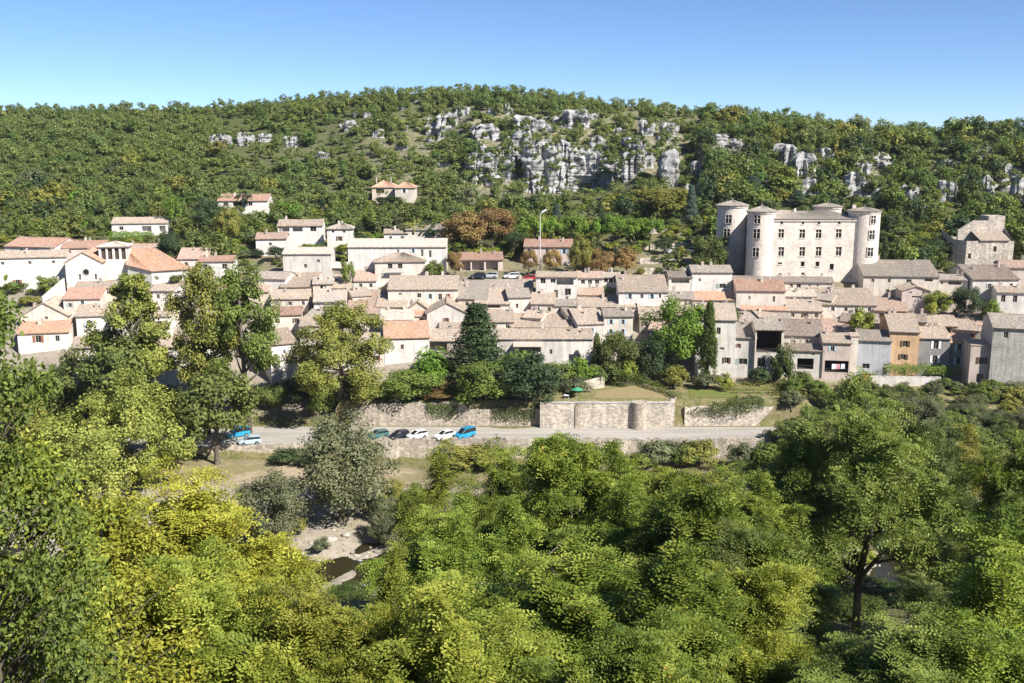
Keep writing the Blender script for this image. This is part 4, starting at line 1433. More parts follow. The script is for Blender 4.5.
H('big house with a two-toned tan roof and bluish shutters, above the blue-shuttered house', 619, 668, 292, 274, 313, rc='tan', wins=[(630, 296.5, 3, 5, 'b'), (642, 296.5, 3, 4, 'd'), (652, 296.5, 3, 5, 'b'), (660, 296, 2.4, 4, 'd'), (636, 306, 3, 5, 'd')])
H('plain stone house with a tan roof, below the modern balconies at left', 531, 554, 304, 292, 315, rc='tan', wall='cream', auto=1)
H('small house with a brown roof, below the modern balconies at right', 554, 578, 306, 299, 315, rc='greyr', wall='cream', auto=1)
H('half ruined cottage with a broken pink roof, left of the bright round tree', 648, 661, 331, 321, 342, rc='pinkr', wall='stone', rz=-12, auto=1, ch=0)
H('small house with a brown roof and dark open loft, left of the plain white house', 669, 692, 277.5, 271, 292, rc='brown', wins=[(680.5, 281, 18, 4.5, 'o')])
H('low house with a grey roof under the open loft', 670, 694, 299, 291, 305, rc='greyr', wall='cream', auto=1)
H('plain white house with a grey-brown roof, left below the castle', 692, 732, 272.5, 265, 293, rc='greyr', wins=[(723, 286, 6, 4.5, 'g'), (700, 280, 2.4, 3, 'd')])
H('lean-to with a long orange roof at the foot of the plain white house', 693, 737, 300, 291, 307, 'shed', 'cream', 'orange', auto=2, ch=0)
H('tall white house behind the cypress with one dark window', 697, 736, 320, 302, 377, rc='tan', wins=[(719, 331, 4, 7, 'd'), (723, 349, 4, 2.5, 'd'), (728, 361, 4, 6, 'n')], hid=0)
H('white house with a bright red roof below the castle front', 737, 785, 291, 279, 310, rc='red', wins=[(774, 299, 2.4, 6, 'd'), (750, 298, 2, 3, 'd')])
H('low cream house with four small windows directly under the castle wall', 730, 832, 282, 276.3, 291, rc='greyr', wall='cream', wins=[(791, 285.6, 3.6, 4, 'd'), (798.5, 285.6, 4, 4, 'd'), (809, 285, 2, 2, 'd'), (817, 285, 2, 2, 'd')], ch=2)
H('narrow lean-to with a rosy roof under the red-roofed white house', 742, 785, 310, 305.5, 318, 'shed', 'cream', 'orange', auto=2, ch=0)
H('pale tall house with a brown roof, right of the cypress', 731, 756, 338, 321, 378, rc='greyr', wall='pale', wins=[(744, 362, 8, 6, 'g'), (739, 346, 2.4, 4, 'd')], hid=0)
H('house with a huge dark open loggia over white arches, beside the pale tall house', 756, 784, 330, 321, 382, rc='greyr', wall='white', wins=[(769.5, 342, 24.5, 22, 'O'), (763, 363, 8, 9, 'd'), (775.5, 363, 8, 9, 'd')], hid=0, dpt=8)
H('house with a dark mottled roof, right of the big loggia', 784, 823, 336, 318, 356, rc='brown', wall='cream', wins=[(807, 341, 3, 3, 'd'), (795, 342, 2, 3, 'd')], hid=2)
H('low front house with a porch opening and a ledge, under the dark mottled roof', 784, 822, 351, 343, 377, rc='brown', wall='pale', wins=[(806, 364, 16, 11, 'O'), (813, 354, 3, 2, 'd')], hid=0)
H('house with a plain tan roof, under the low cream castle row', 788, 822, 311, 299, 320, rc='tan', wall='cream', auto=2)
H('small house with dark openings, just below the four-windowed row', 786, 816, 296.5, 289.5, 305, rc='pale', wall='white', wins=[(793, 300, 6, 3, 'd'), (806, 300, 3, 3, 'd')])
H('house with a very long brown-tan roof, below the right castle tower', 815, 876, 305, 287, 314, rc='tan', wall='cream', auto=3, ch=2)
H('cream house with five little windows, at the foot of the right castle tower', 865, 938, 276.5, 259, 292, rc='greyr', wall='cream', wins=[(874, 281, 2.8, 3.2, 'd'), (890, 281, 2.8, 3.4, 'd'), (909, 281, 5, 3.2, 'd'), (928, 279.5, 8, 3.2, 'o'), (889, 291, 3, 3, 'd')], ch=2)
H('small house with a dark loggia, between the cream house and the brown roof', 938, 967, 280, 274, 291, rc='greyr', wall='cream', wins=[(955, 283, 12, 3.6, 'o'), (943, 283, 2, 3, 'd')])
H('pinkish stone gable with a dark horizontal slit, below the five little windows', 903, 930, 291, 286.5, 311, 'y', 'pink', 'tan', [(917, 297, 9, 1.8, 'd'), (911, 290.5, 2, 2, 'd'), (923, 290.5, 2, 2, 'd')], dpt=7, ch=0)
H('house with a dark brown roof and a white end wall, right of the small loggia', 972, 1020, 279.5, 264, 295, rc='brown', rz=13, wins=[(990, 286, 3, 4.5, 'g'), (1012, 286, 3, 5, 'd')], wall='pale')
H('white house at the right edge with two tall windows and a flat tan roof', 999, 1042, 293, 286, 309, rc='tan', wins=[(1005, 299, 4, 7, 'd'), (1016, 299, 4, 7, 'd')])
H('pinkish house at the right edge, below the ruined tower house', 1004, 1046, 268, 260, 281, rc='pinkr', wall='pink', auto=3)
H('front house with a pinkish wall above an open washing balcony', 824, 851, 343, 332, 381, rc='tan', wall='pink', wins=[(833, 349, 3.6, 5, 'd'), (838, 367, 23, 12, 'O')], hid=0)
H('narrow white party wall house between the washing balcony and the lavender house', 851.5, 858.5, 337, 333, 380, 'shed', 'white', 'tan', hid=0, ch=0, ov=.1)
H('lavender grey front house with a small orange garage', 859, 891, 341, 329, 381, rc='greyr', wall='lav', wins=[(872, 378.5, 13, 7, 'DO'), (868, 367, 7, 5, 'd'), (886, 371, 4, 7, 'D')], hid=0)
H('ochre front house with brown shutters', 891, 919, 332, 312, 381, rc='tan', wall='ochre', wins=[(906, 344, 4.4, 6, 'n'), (905, 357.5, 4.4, 5.5, 'n'), (905, 372, 7, 7, 'D')], hid=0)
H('dark grey front house with white shutters on two floors', 919, 950, 338.5, 326, 381, rc='tan', wall='grey', wins=[(936.5, 345, 4.6, 8, 'w'), (936.5, 359.5, 4.6, 7, 'w')], hid=0)
H('dark grey front house with pale blue shutters, narrower than its grey neighbour', 950, 972, 343, 333, 381, rc='orange', wall='grey', wins=[(960, 347.5, 4, 8, 'b'), (960, 361.5, 4, 7, 'b')], hid=0)
H('slim flat-topped pink-white house with a dark arch at its foot', 972, 995, 346, 342, 392, 'flat', 'pink', 'pinkr', [(983, 361, 5, 7, 'n'), (983, 379, 7, 9, 'o')], hid=0, ch=0, dpt=7)
H('tall blank grey stone house at the right edge of the front row', 996, 1052, 329, 313, 396, rc='greyr', wall='greystone', wins=[(1008, 336, 4, 6, 'd')], hid=0)
H('house behind the grey front houses with a tan roof and a dark roof terrace', 926, 957, 326, 314, 336, rc='tan', wall='stone', wins=[(940, 330, 22, 5.5, 'o')], hid=2)
H('house with a tan roof dropping toward the right, behind the pale blue shutters', 951, 979, 330, 309, 340, rc='tan', wall='stone', rz=-14, auto=1, hid=2)
H('small house with a tan roof, behind the lavender front house', 869, 895, 331, 318, 338, rc='tan', wall='cream', auto=1)
H('house with a rosy roof, behind the washing balcony house', 822, 853, 332, 318, 340, rc='pinkr', wall='cream', auto=1)
H('house with a pink roof and a lone chimney, below the cream castle-foot house', 875, 907, 311, 297, 320, rc='pinkr', wall='pink', auto=2, ch=2)
H('remote hillside house with a long red roof, above the village at left', 218, 267, 201, 194, 209, rc='red', wins=[(226, 204, 5, 4, 'o'), (237, 204, 8, 4, 'o'), (250, 204, 4, 3.5, 'd')])
H('hillside villa with orange twin roofs, high above the long white building', 372, 396, 187.5, 179.5, 198, 'hip', 'cream', 'orange', [(380, 191, 8, 4, 'o')])
H('smaller orange-roofed wing right of the hillside villa', 395, 414, 188, 181, 198, 'hip', 'cream', 'orange', [(404, 191, 3, 4, 'd')], ch=0)
H('low school building with a red roof and a dark open arcade', 460, 503, 260, 252, 274, rc='red', wall='pink', wins=[(466, 266, 9, 9, 'o'), (478, 266, 12, 9, 'o'), (492, 266, 12, 9, 'o')], Y=262)
H('pinkish white house with a red roof, behind the tall floodlight mast', 524, 572, 247, 239, 274, rc='red', wall='pink', wins=[(529, 251.5, 3, 4.5, 'd'), (547, 251.5, 3, 4.5, 'd'), (564, 251.5, 3, 4.5, 'd'), (536, 263, 3, 5, 'd')], Y=268)
H('house with a rosy roof, directly left of the house below the masonry block', 236, 268, 292, 283, 300, rc='pinkr', wall='cream', auto=1)
H('house with a greyish roof hidden behind the airy tree', 300, 346, 326, 316, 340, rc='tan', wall='white', auto=2)
H('white house with a tan roof, behind the left half of the airy tree', 330, 384, 345, 333, 366, rc='tan', wall='white', auto=2, hid=3)
H('low house with a pale roof, between the pink roof and the cedar gable', 404, 440, 316, 305, 324, rc='pale', wall='cream', auto=1)
H('tan-roofed house tucked behind the bright round tree', 640, 697, 318, 306, 330, rc='tan', wall='stone', auto=2)
H('house with a grey-tan roof behind the ivy at the loggia', 740, 790, 322, 312, 330, rc='greyr', wall='cream', auto=1, ch=2)

# smaller houses that fill the jumble
H('little house with a tilted brown roof, squeezed left of the large faded pink roof', 303, 326, 318, 309, 330, rc='greyr', wall='cream', rz=-24, auto=1)
H('little house with a grey roof turned sideways, in front of the bleached roof', 326, 347, 322, 314, 334, 'y', 'pale', 'greyr', auto=1, dpt=7)
H('small cream house turned to the right, below the balcony house', 352, 372, 296, 287, 305, rc='tan', wall='cream', rz=22, auto=1)
H('small gabled house just under the long middle roof', 408, 428, 309, 302, 318, 'y', 'cream', 'tan', auto=1, dpt=7)
H('tiny brown-roofed house right of the dark-verged gable', 462, 478, 318, 310, 328, rc='brown', wall='stone', rz=-18, auto=1)
H('narrow house turned to the left, above the slot-opening house', 446, 462, 297, 288, 306, rc='pinkr', wall='cream', rz=16, auto=1, ch=0)
H('little grey-roofed house behind the long narrow tan roof', 606, 624, 302, 295, 310, rc='greyr', wall='cream', rz=-16, auto=1)
H('small tan-roofed house tilted toward the cedar, behind the skylight roof', 522, 542, 318, 310, 326, rc='tan', wall='cream', rz=-20, auto=1)
H('small brown-roofed house behind the steep tan roof left of the blue shutters', 566, 586, 315, 307, 324, rc='brown', wall='cream', rz=18, auto=1)
H('tiny house with a weathered roof below the low cream castle row', 812, 832, 300, 292, 309, rc='greyr', wall='cream', rz=-22, auto=1)
H('small tan-roofed house above the big loggia roof', 758, 780, 317, 309, 325, rc='tan', wall='cream', rz=16, auto=1)
H('little brown-roofed house beside the yellow-green tree behind the front row', 840, 860, 322, 313, 331, rc='brown', wall='cream', rz=-20, auto=1)
H('narrow tall house between the ochre roof and the terrace house', 908, 926, 322, 313, 334, rc='brown', wall='stone', rz=-12, auto=1)
H('small rosy-roofed house left of the slim flat-topped one', 976, 994, 326, 317, 336, rc='pinkr', wall='stone', rz=-20, auto=1)
H('small house with a tan roof at the edge of the poplar crown, left', 172, 192, 308, 300, 320, rc='tan', wall='white', rz=14, auto=1)
H('small house with a red roof just above the bright poplar crown', 222, 244, 290, 283, 300, rc='red', wall='white', rz=-14, auto=1)
H('little white house with a tan roof tucked behind the two poplar tops', 150, 174, 291, 284, 302, rc='tan', wall='white', rz=-10, auto=1)
H('low shed with a pale roof beside the single-window masonry block', 331, 348, 268, 262, 276, rc='pale', wall='stone', rz=-14, auto=1, ch=0)

# ------------------------------------------------------------------ balcony, awning on the modern rows
def lb(o, px, py, Y):
    p = at(px, py, Y)
    return p[0] - o.location.x, p[1] - o.location.y, p[2] - o.location.z


for o in list(COL.objects):
    if o.get('label', '').startswith('white house with a metal balcony'):
        Yb = o.location.y
        x, y, z = lb(o, 394, 272, Yb)
        b = MB()
        w = 8.5 * mpp(394, 270, Yb)
        b.box(x - w, x + w, -1.25, -.003, z - .12, z)
        for i in range(15):
            xx = x - w + 2 * w * i / 14
            b.box(xx - .025, xx + .025, -1.22, -1.17, z, z + 1.0)
        b.box(x - w, x + w, -1.24, -1.15, z + 1.0, z + 1.07)
        for s in (-1, 1):
            b.box(x + s * w - .03, x + s * w + .03, -1.15, -.003, z + 1.0, z + 1.06)
        b.build('balcony', plain('grey_iron', (.30, .31, .32)), o)
    if o.get('label', '').startswith('large cream front house'):
        Yb = o.location.y
        x, y, z = lb(o, 528, 342.5, Yb)
        w = 15 * mpp(528, 345, Yb)
        b = MB()
        b.add([(x - w, -.003, z), (x + w, -.003, z), (x + w, -2.2, z - .5), (x - w, -2.2, z - .5), (x - w, -.003, z - .08), (x + w, -.003, z - .08), (x + w, -2.2, z - .58), (x - w, -2.2, z - .58)],
              [(3, 2, 1, 0), (4, 5, 6, 7), (2, 3, 7, 6), (0, 3, 7, 4), (1, 5, 6, 2)])
        b.build('awning', plain('beige_canvas', (.45, .40, .34)), o)
    if o.get('label', '').startswith('house with a huge dark open loggia'):
        pass

# ------------------------------------------------------------------ church
Yc = hit(84, 290)[1]
e, I = house('church with a gabled front, a rose window and an open belfry under a flat roof', 66, 100, 262.5, 252.5, 288, 'y', 'white', 'orange', [(79, 277, 2.2, 6, 'd'), (94, 277, 2.2, 6, 'd')], Y=Yc, dpt=12, ch=0, cat='church', name='church', group='x')
del e['group']
k = I['k']
x, y, z = lb(e, 86, 272, Yc)
b = MB()
n = 24
for r0, r1, yy in ((3.4 * k, 3.4 * k, -.10),):
    vs = [(x + r0 * .78 * cos(2 * pi * i / n), -.12, z + r0 * .78 * sin(2 * pi * i / n)) for i in range(n)] + [(x + r0 * cos(2 * pi * i / n), -.12, z + r0 * sin(2 * pi * i / n)) for i in range(n)] + [(x + r0 * cos(2 * pi * i / n), .02, z + r0 * sin(2 * pi * i / n)) for i in range(n)]
    fs = [(i, i + n, (i + 1) % n + n, (i + 1) % n) for i in range(n)] + [(i + n, i + 2 * n, (i + 1) % n + 2 * n, (i + 1) % n + n) for i in range(n)]
    b.add(vs, fs)
rw = b.build('rose_window', wall_mat('stone'), e)
b = MB()
b.add([(x + r0 * .79 * cos(2 * pi * i / n), -.05, z + r0 * .79 * sin(2 * pi * i / n)) for i in range(n)], [tuple(range(n))])
b.build('pane', glass(), rw)
# belfry
tY = 4.0
xa, _, zt = lb(e, 100.5, 247.5, Yc + tY); xb = lb(e, 128, 247, Yc + tY)[0]
zb_ = lb(e, 114, 288, Yc + tY)[2]; zo0 = lb(e, 114, 260, Yc + tY)[2]; zo1 = lb(e, 114, 248.6, Yc + tY)[2]
D_ = xb - xa
b = MB()
hs = []
lv = MB()
for f0, f1 in ((.08, .24), (.31, .47), (.55, .70), (.78, .93)):
    hs.append((xa + D_ * f0, xa + D_ * f1, zo0, zo1, .8))
    xx0, xx1 = xa + D_ * f0 + .01, xa + D_ * f1 - .01
    nz_ = 7
    for q in range(nz_):
        zz0 = zo0 + (zo1 - zo0) * q / nz_
        zz1 = zo0 + (zo1 - zo0) * (q + .95) / nz_
        lv.quad((xx0, tY + .35, zz0), (xx1, tY + .35, zz0), (xx1, tY + .6, zz1), (xx0, tY + .6, zz1))
facade(b, xa, xb, zb_, zt, hs, tY)
for s, X_ in ((-1, xa), (1, xb)):
    b.quad((X_, tY, zb_), (X_, tY + D_ * .8, zb_), (X_, tY + D_ * .8, zt), (X_, tY, zt))
b.quad((xb, tY + D_ * .8, zb_), (xa, tY + D_ * .8, zb_), (xa, tY + D_ * .8, zt), (xb, tY + D_ * .8, zt))
tw = b.build('bell_tower', wall_mat('white'), e)
lv.build('belfry_shade_slats', plain('shade_brown', (.085, .065, .05), .9), tw)  # invented slats, coloured dark to stand in for shade within the belfry
r = MB()
zz = zt + .02
A, B_, C_, E_ = (xa - .5, tY - .5, zz), (xb + .5, tY - .5, zz), (xb + .5, tY + D_ * .8 + .5, zz), (xa - .5, tY + D_ * .8 + .5, zz)
P = ((xa + xb) / 2, tY + D_ * .4, zz + 1.15)
slope(r, A, B_, P, P); slope(r, C_, E_, P, P); slope(r, B_, C_, P, P); slope(r, E_, A, P, P)
r.build('belfry_roof', roof_mat('pale'), tw)
# apse and choir with the big orange roof
aY = 2.5
pa, pb, pc, pd = lb(e, 127, 266, Yc + aY), lb(e, 148, 273, Yc - .5), lb(e, 187, 271.5, Yc + .5), lb(e, 172, 259, Yc + 9)
pt, pu = lb(e, 131, 249.5, Yc + 10), lb(e, 160, 250, Yc + 10.5)
b = MB()
lowz = zb_ - 2
ring = [pa, pb, pc, pd]
for i in range(3):
    p, q = ring[i], ring[i + 1]
    b.quad((p[0], p[1], lowz), (q[0], q[1], lowz), (q[0], q[1], q[2] - .02), (p[0], p[1], p[2] - .02))
b.quad((pd[0], pd[1], lowz), (pa[0], pd[1], lowz), (pa[0], pd[1], pd[2]), pd)
b.quad((pa[0], pd[1], lowz), (pa[0], pa[1], lowz), pa, (pa[0], pd[1], pa[2]))
b.build('choir_wall', wall_mat('white'), e)
r = MB()
ex = lambda p, dx, dy: (p[0] + dx, p[1] + dy, p[2])
slope(r, ex(pa, -.3, -.4), ex(pb, 0, -.5), pt, pt)
slope(r, ex(pb, 0, -.5), ex(pc, .5, -.4), pt, pu)
slope(r, ex(pc, .5, -.4), ex(pd, .4, 0), pu, pu)
r.build('choir_roof', roof_mat('orange'), e)
# side wall running down from the church front
wall_run('churchyard_wall', 'sloping whitish wall running down left of the church front', [(*at(64, 280, Yc - 2)[:2], at(64, 300, Yc)[2] - 3, at(64, 278, Yc - 2)[2]), (*at(42, 299, Yc - 8)[:2], at(42, 315, Yc - 8)[2], at(42, 297, Yc - 8)[2])], .5, 'pale', ragged=.03)

# ------------------------------------------------------------------ castle
YA = 255.0
cx0 = at(797, 283, YA)[0]
cz0 = float(ground(cx0, YA))
ca = empty('castle', (cx0, YA, cz0), 0, label='great pale stone castle with round corner towers and mullioned windows', cat='castle')
L = lambda px, py, Y: lb(ca, px, py, Y)
kk = mpp(797, 245, YA)
# keep
xL, xR = L(762, 219, YA)[0], L(866, 219, YA)[0]
zE = L(797, 219.5, YA)[2]
DP = 19.0
hs, wn = [], []
sil = {}
for px, pys in ((781.3, (233.5, 251.5)), (802.3, (233.8, 251.5)), (818.7, (233.8, 251.3)), (838.8, (233.5, 251.3))):
    for j, py in enumerate(pys):
        x, _, z = L(px, py, YA)
        w, h = 5.4 * kk, (8.4 if j == 0 else 8.9) * kk
        hs.append((x - w / 2, x + w / 2, z - h / 2, z + h / 2, .45)); wn.append((x, z, w, h, 'm'))
for px in (781.8, 803, 819, 839.3):
    x, _, z = L(px, 222.6, YA)
    hs.append((x - .36, x + .36, z - .36, z + .36, .4)); wn.append((x, z, .72, .72, 'r'))
for px, py, w, h in ((802.7, 264, 3.8, 5), (817.5, 264, 3.8, 5), (831.7, 266.8, 4.2, 6), (780, 263.3, 4.4, 1.8), (803.3, 273.8, 3.8, 2.6), (780, 274, 3.6, 1.4), (822, 274, 2, 1.4)):
    x, _, z = L(px, py, YA)
    hs.append((x - w * kk / 2, x + w * kk / 2, z - h * kk / 2, z + h * kk / 2, .4)); wn.append((x, z, w * kk, h * kk, 'p'))
b = MB()
facade(b, xL, xR, -6, zE, hs)
b.quad((xL, DP, -6), (xL, 0, -6), (xL, 0, zE), (xL, DP, zE))
b.quad((xR, 0, -6), (xR, DP, -6), (xR, DP, zE), (xR, 0, zE))
b.quad((xR, DP, -6), (xL, DP, -6), (xL, DP, zE), (xR, DP, zE))
b.build('wall', wall_mat('castle'), ca)


def mullion(parent, x, y, z, w, h, style, ang=0.0, rad=0.0, cx=0.0, cy=0.0, dp=.45):
    """stone cross window: frame bars, with the dark pane behind them"""
    def tr(px, py, pz):
        if not rad:
            return px + x, y + py, pz + z
        a = ang + px / rad
        rr = rad - py
        return cx + rr * sin(a), cy - rr * cos(a), pz + z
    b, p = MB(), MB()

    def bx(bb, x0, x1, y0, y1, z0, z1):
        o = [(x0, y0, z0), (x1, y0, z0), (x1, y1, z0), (x0, y1, z0), (x0, y0, z1), (x1, y0, z1), (x1, y1, z1), (x0, y1, z1)]
        bb.add([tr(*q) for q in o], [(3, 2, 1, 0), (4, 5, 6, 7), (0, 1, 5, 4), (1, 2, 6, 5), (2, 3, 7, 6), (3, 0, 4, 7)])
    y0, y1 = (-.17, .05) if rad else (dp - .3, dp - .1)
    t = .14
    if style == 'm' or rad:
        bx(b, -.06, .06, y0, y1, -h / 2, h / 2)
        bx(b, -w / 2 + .002, w / 2 - .002, y0 + .01, y1, h * .10, h * .10 + .13)
    if rad:
        bx(b, -w / 2 - t, -w / 2, -.20, .05, -h / 2 - t, h / 2 + t); bx(b, w / 2, w / 2 + t, -.20, .05, -h / 2 - t, h / 2 + t)
        bx(b, -w / 2, w / 2, -.20, .05, h / 2, h / 2 + t); bx(b, -w / 2, w / 2, -.22, .05, -h / 2 - t, -h / 2)
    else:
        bx(b, -w / 2 - .12, w / 2 + .12, -.13, -.003, -h / 2 - .2, -h / 2 - .004)
        if style == 'm':
            bx(b, -w / 2 - .12, w / 2 + .12, -.10, -.003, h / 2 + .004, h / 2 + .18)
    f = b.build('window', wall_mat('castle'), parent)
    yy = -.11 if rad else dp - .06
    p.add([tr(-w / 2, yy, -h / 2), tr(w / 2, yy, -h / 2), tr(w / 2, yy, h / 2), tr(-w / 2, yy, h / 2)], [(0, 1, 2, 3)])
    p.build('pane', glass(), f)


for x, z, w, h, s in wn:
    mullion(ca, x, 0, z, w, h, s)
# eave moulding and main roof
b = MB()
b.box(xL + .01, xR - .01, -.28, -.003, zE - .45, zE - .02)
b.build('cornice', wall_mat('castle'), ca)
r = MB()
zr = L(797, 210.8, YA + DP / 2)[2]
zz = zE + .02
A, B_, C_, E_ = (xL - .3, -.45, zz), (xR + .3, -.45, zz), (xR + .3, DP + .4, zz), (xL - .3, DP + .4, zz)
P, Q = (xL + 7, DP / 2, zr), (xR - 7, DP / 2, zr)
slope(r, A, B_, P, Q); slope(r, C_, E_, Q, P); slope(r, B_, C_, Q, Q); slope(r, E_, A, P, P)
ro = r.build('roof', roof_mat('greyr'), ca)
chimney(ro, L(854, 207, YA + 6)[0], 6.0, L(854, 208, YA + 6)[2], .6, .9, 'castle')
chimney(ro, L(795, 208, YA + 8)[0], 8.0, zr - .1, .5, .6, 'castle')


def tower(px0, px1, pe, pt, Yt, wins, vis=''):
    """round tower: shaft, low tiled cone, cross windows"""
    pc = (px0 + px1) / 2
    x, y, ze = L(pc, pe, Yt)
    rad = (px1 - px0) / 2 * mpp(pc, pe, Yt)
    zt = L(pc, pt, Yt)[2]
    b = MB().lathe(x, y, [(rad * 1.06, -7), (rad * 1.03, 0), (rad, 4), (rad, ze - .5), (rad + .22, ze - .42), (rad + .25, ze)], 40)
    t = b.build('tower', wall_mat('castle'), ca)
    r = MB()
    n = 14
    zt = ze + (zt - ze) * .72
    ang = [(2 * pi * (i + .5) / n) for i in range(n)]
    ro_ = (rad + .48) / cos(pi / n) * .985
    ap = (x, y, zt)
    for i in range(n):
        a, b2 = ang[i], ang[(i + 1) % n]
        slope(r, (x + ro_ * cos(a), y + ro_ * sin(a), ze + .02), (x + ro_ * cos(b2), y + ro_ * sin(b2), ze + .02), ap, ap, .14, tile=.4)
    r.lathe(x, y, [(.22, zt + .1), (.14, zt + .4), (.03, zt + .7)], 8)
    r.build('tower_roof', roof_mat('greyr'), t)
    for px, py, w, h in wins:
        kx = mpp(px, py, Yt)
        off = max(-.98, min(.98, (px - pc) * kx / rad))
        a = math.asin(off)
        _, _, z = L(px, py, Yt - rad * cos(a))
        mullion(t, 0, 0, z, w * kx / max(.5, cos(a)), h * kx, 'm', a, rad, x, y)
    return t


tower(748, 775.5, 211.5, 204.0, YA + 2.2, [(754.8, 219.3, 5.2, 7.6), (754.8, 233.8, 5.6, 9.2), (754.8, 252.3, 5.2, 8.6)])
tower(849, 880, 211.0, 205.5, YA + 2.6, [(868.3, 219.6, 5, 8), (868, 234.8, 5.4, 8.6), (867.4, 252, 5.6, 8.6)])
tower(717.5, 747.5, 205.5, 198.5, YA + 18.5, [(726.3, 219, 5.4, 8), (725.2, 232.6, 5.4, 7)])
tower(814, 841, 206.8, 201.5, YA + 19.5, [])
b = MB().tube([(L(761.5, 204, YA + 2.2)[0], 2.2, L(761.5, 204.5, YA + 2.2)[2]), (L(761.5, 204, YA + 2.2)[0], 2.2, L(761.5, 198.5, YA + 2.2)[2])], [.09, .02], 6)
b.build('finial', plain('dark_iron', (.06, .06, .06)), ca)

# ------------------------------------------------------------------ ruined tower house on the right
X, Yr, zg = hit(985, 270)
e = empty('tower_house', (X, Yr, zg), 0, label='half ruined stone tower house standing alone at the right above the village', cat='house', group='stone houses of the village')
L2 = lambda px, py, dy=0: lb(e, px, py, Yr + dy)
b = MB()
kx = mpp(985, 240, Yr)
xa, xm, xh, xb = L2(966, 250)[0], L2(981, 250)[0], L2(996.5, 250)[0], L2(1013.5, 250)[0]
zf = L2(985, 241)[2]
hl = []
for px, py, w, h in ((995, 249, 3, 5.5), (969.5, 256, 3, 5)):
    x, _, z = L2(px, py)
    hl.append((x - w * kx / 2, x + w * kx / 2, z - h * kx / 2, z + h * kx / 2, .5))
xw = L2(958, 250)[0]
facade(b, xa, xb, -4, zf, hl, 0)
zl = L2(960, 240)[2]
b.add([(xa, 0, -4), (xw, 3, -4), (xw, 3, zl), (xa, 0, zf)], [(1, 0, 3, 2)])
b.add([(xw, 3, -4), (xw, 11, -4), (xw, 11, zl + 2), (xw, 3, zl)], [(1, 0, 3, 2)])
# tall tower block at the back right, and the stub wall sloping from it
zT = L2(1005, 216, 6)[2]; zS = L2(982, 220.5, 6)[2]
b.box(xh, xb - .01, 6, 11, -4, zT)
b.add([(xa, 5.5, -4), (xh, 5.5, -4), (xh, 5.5, zS), (xm, 5.5, zS), (xa, 5.5, zl + 2.2), (xa, 6.3, -4), (xh, 6.3, -4), (xh, 6.3, zS), (xm, 6.3, zS), (xa, 6.3, zl + 2.2)],
      [(0, 1, 2, 3, 4), (9, 8, 7, 6, 5), (2, 7, 8, 3), (3, 8, 9, 4), (4, 9, 5, 0)])
b.quad((xb, 0, -4), (xb, 6, -4), (xb, 6, zf + 3), (xb, 0, zf))
b.quad((xb, 11, -4), (xw, 11, -4), (xw, 11, zl), (xb, 11, zl))
b.build('wall', wall_mat('rubblelight'), e)
r = MB()
zR = L2(985, 231.5, 5)[2]
slope(r, (xm - .6, -.4, zf + .02), (xb - 1.2, -.4, zf + .02), (xm - .6, 5.4, zR), (xb - 1.2, 5.4, zR))
r.build('roof', roof_mat('tan'), e)
for i, q in enumerate(hl):
    window(e, (q[0] + q[1]) / 2, (q[2] + q[3]) / 2, q[1] - q[0], q[3] - q[2], .5, 'k')
HOUSES.append((955, 1016, 214, 272, Yr, X, 14, 11))
HOUSES.append((715, 883, 198, 286, YA, cx0, 40, 30))

# ------------------------------------------------------------------ cars
def loft(b, st):
    """st: list of (x, half width bottom, half width top, z bottom, z top)"""
    vs = []
    for x, wb, wt, z0, z1 in st:
        zm = z0 + (z1 - z0) * .55
        vs += [(x, -wb * .94, z0), (x, -wb, zm), (x, -wt, z1), (x, wt, z1), (x, wb, zm), (x, wb * .94, z0)]
    fs = []
    for i in range(len(st) - 1):
        for k in range(6):
            j = (k + 1) % 6
            fs.append((i * 6 + k, i * 6 + j, (i + 1) * 6 + j, (i + 1) * 6 + k)[::-1])
    fs.append(tuple(range(6))); fs.append(tuple(range((len(st) - 1) * 6, len(st) * 6))[::-1])
    b.add(vs, fs)


def paint(name, c):
    k = 'paint' + name
    if k not in MATS:
        m, nt, out = nodes(name + '_car_paint')
        p = finish(nt, out, c, .3, None, .5)
        p.inputs['Coat Weight'].default_value = .6; p.inputs['Coat Roughness'].default_value = .05
        MATS[k] = m
    return MATS[k]


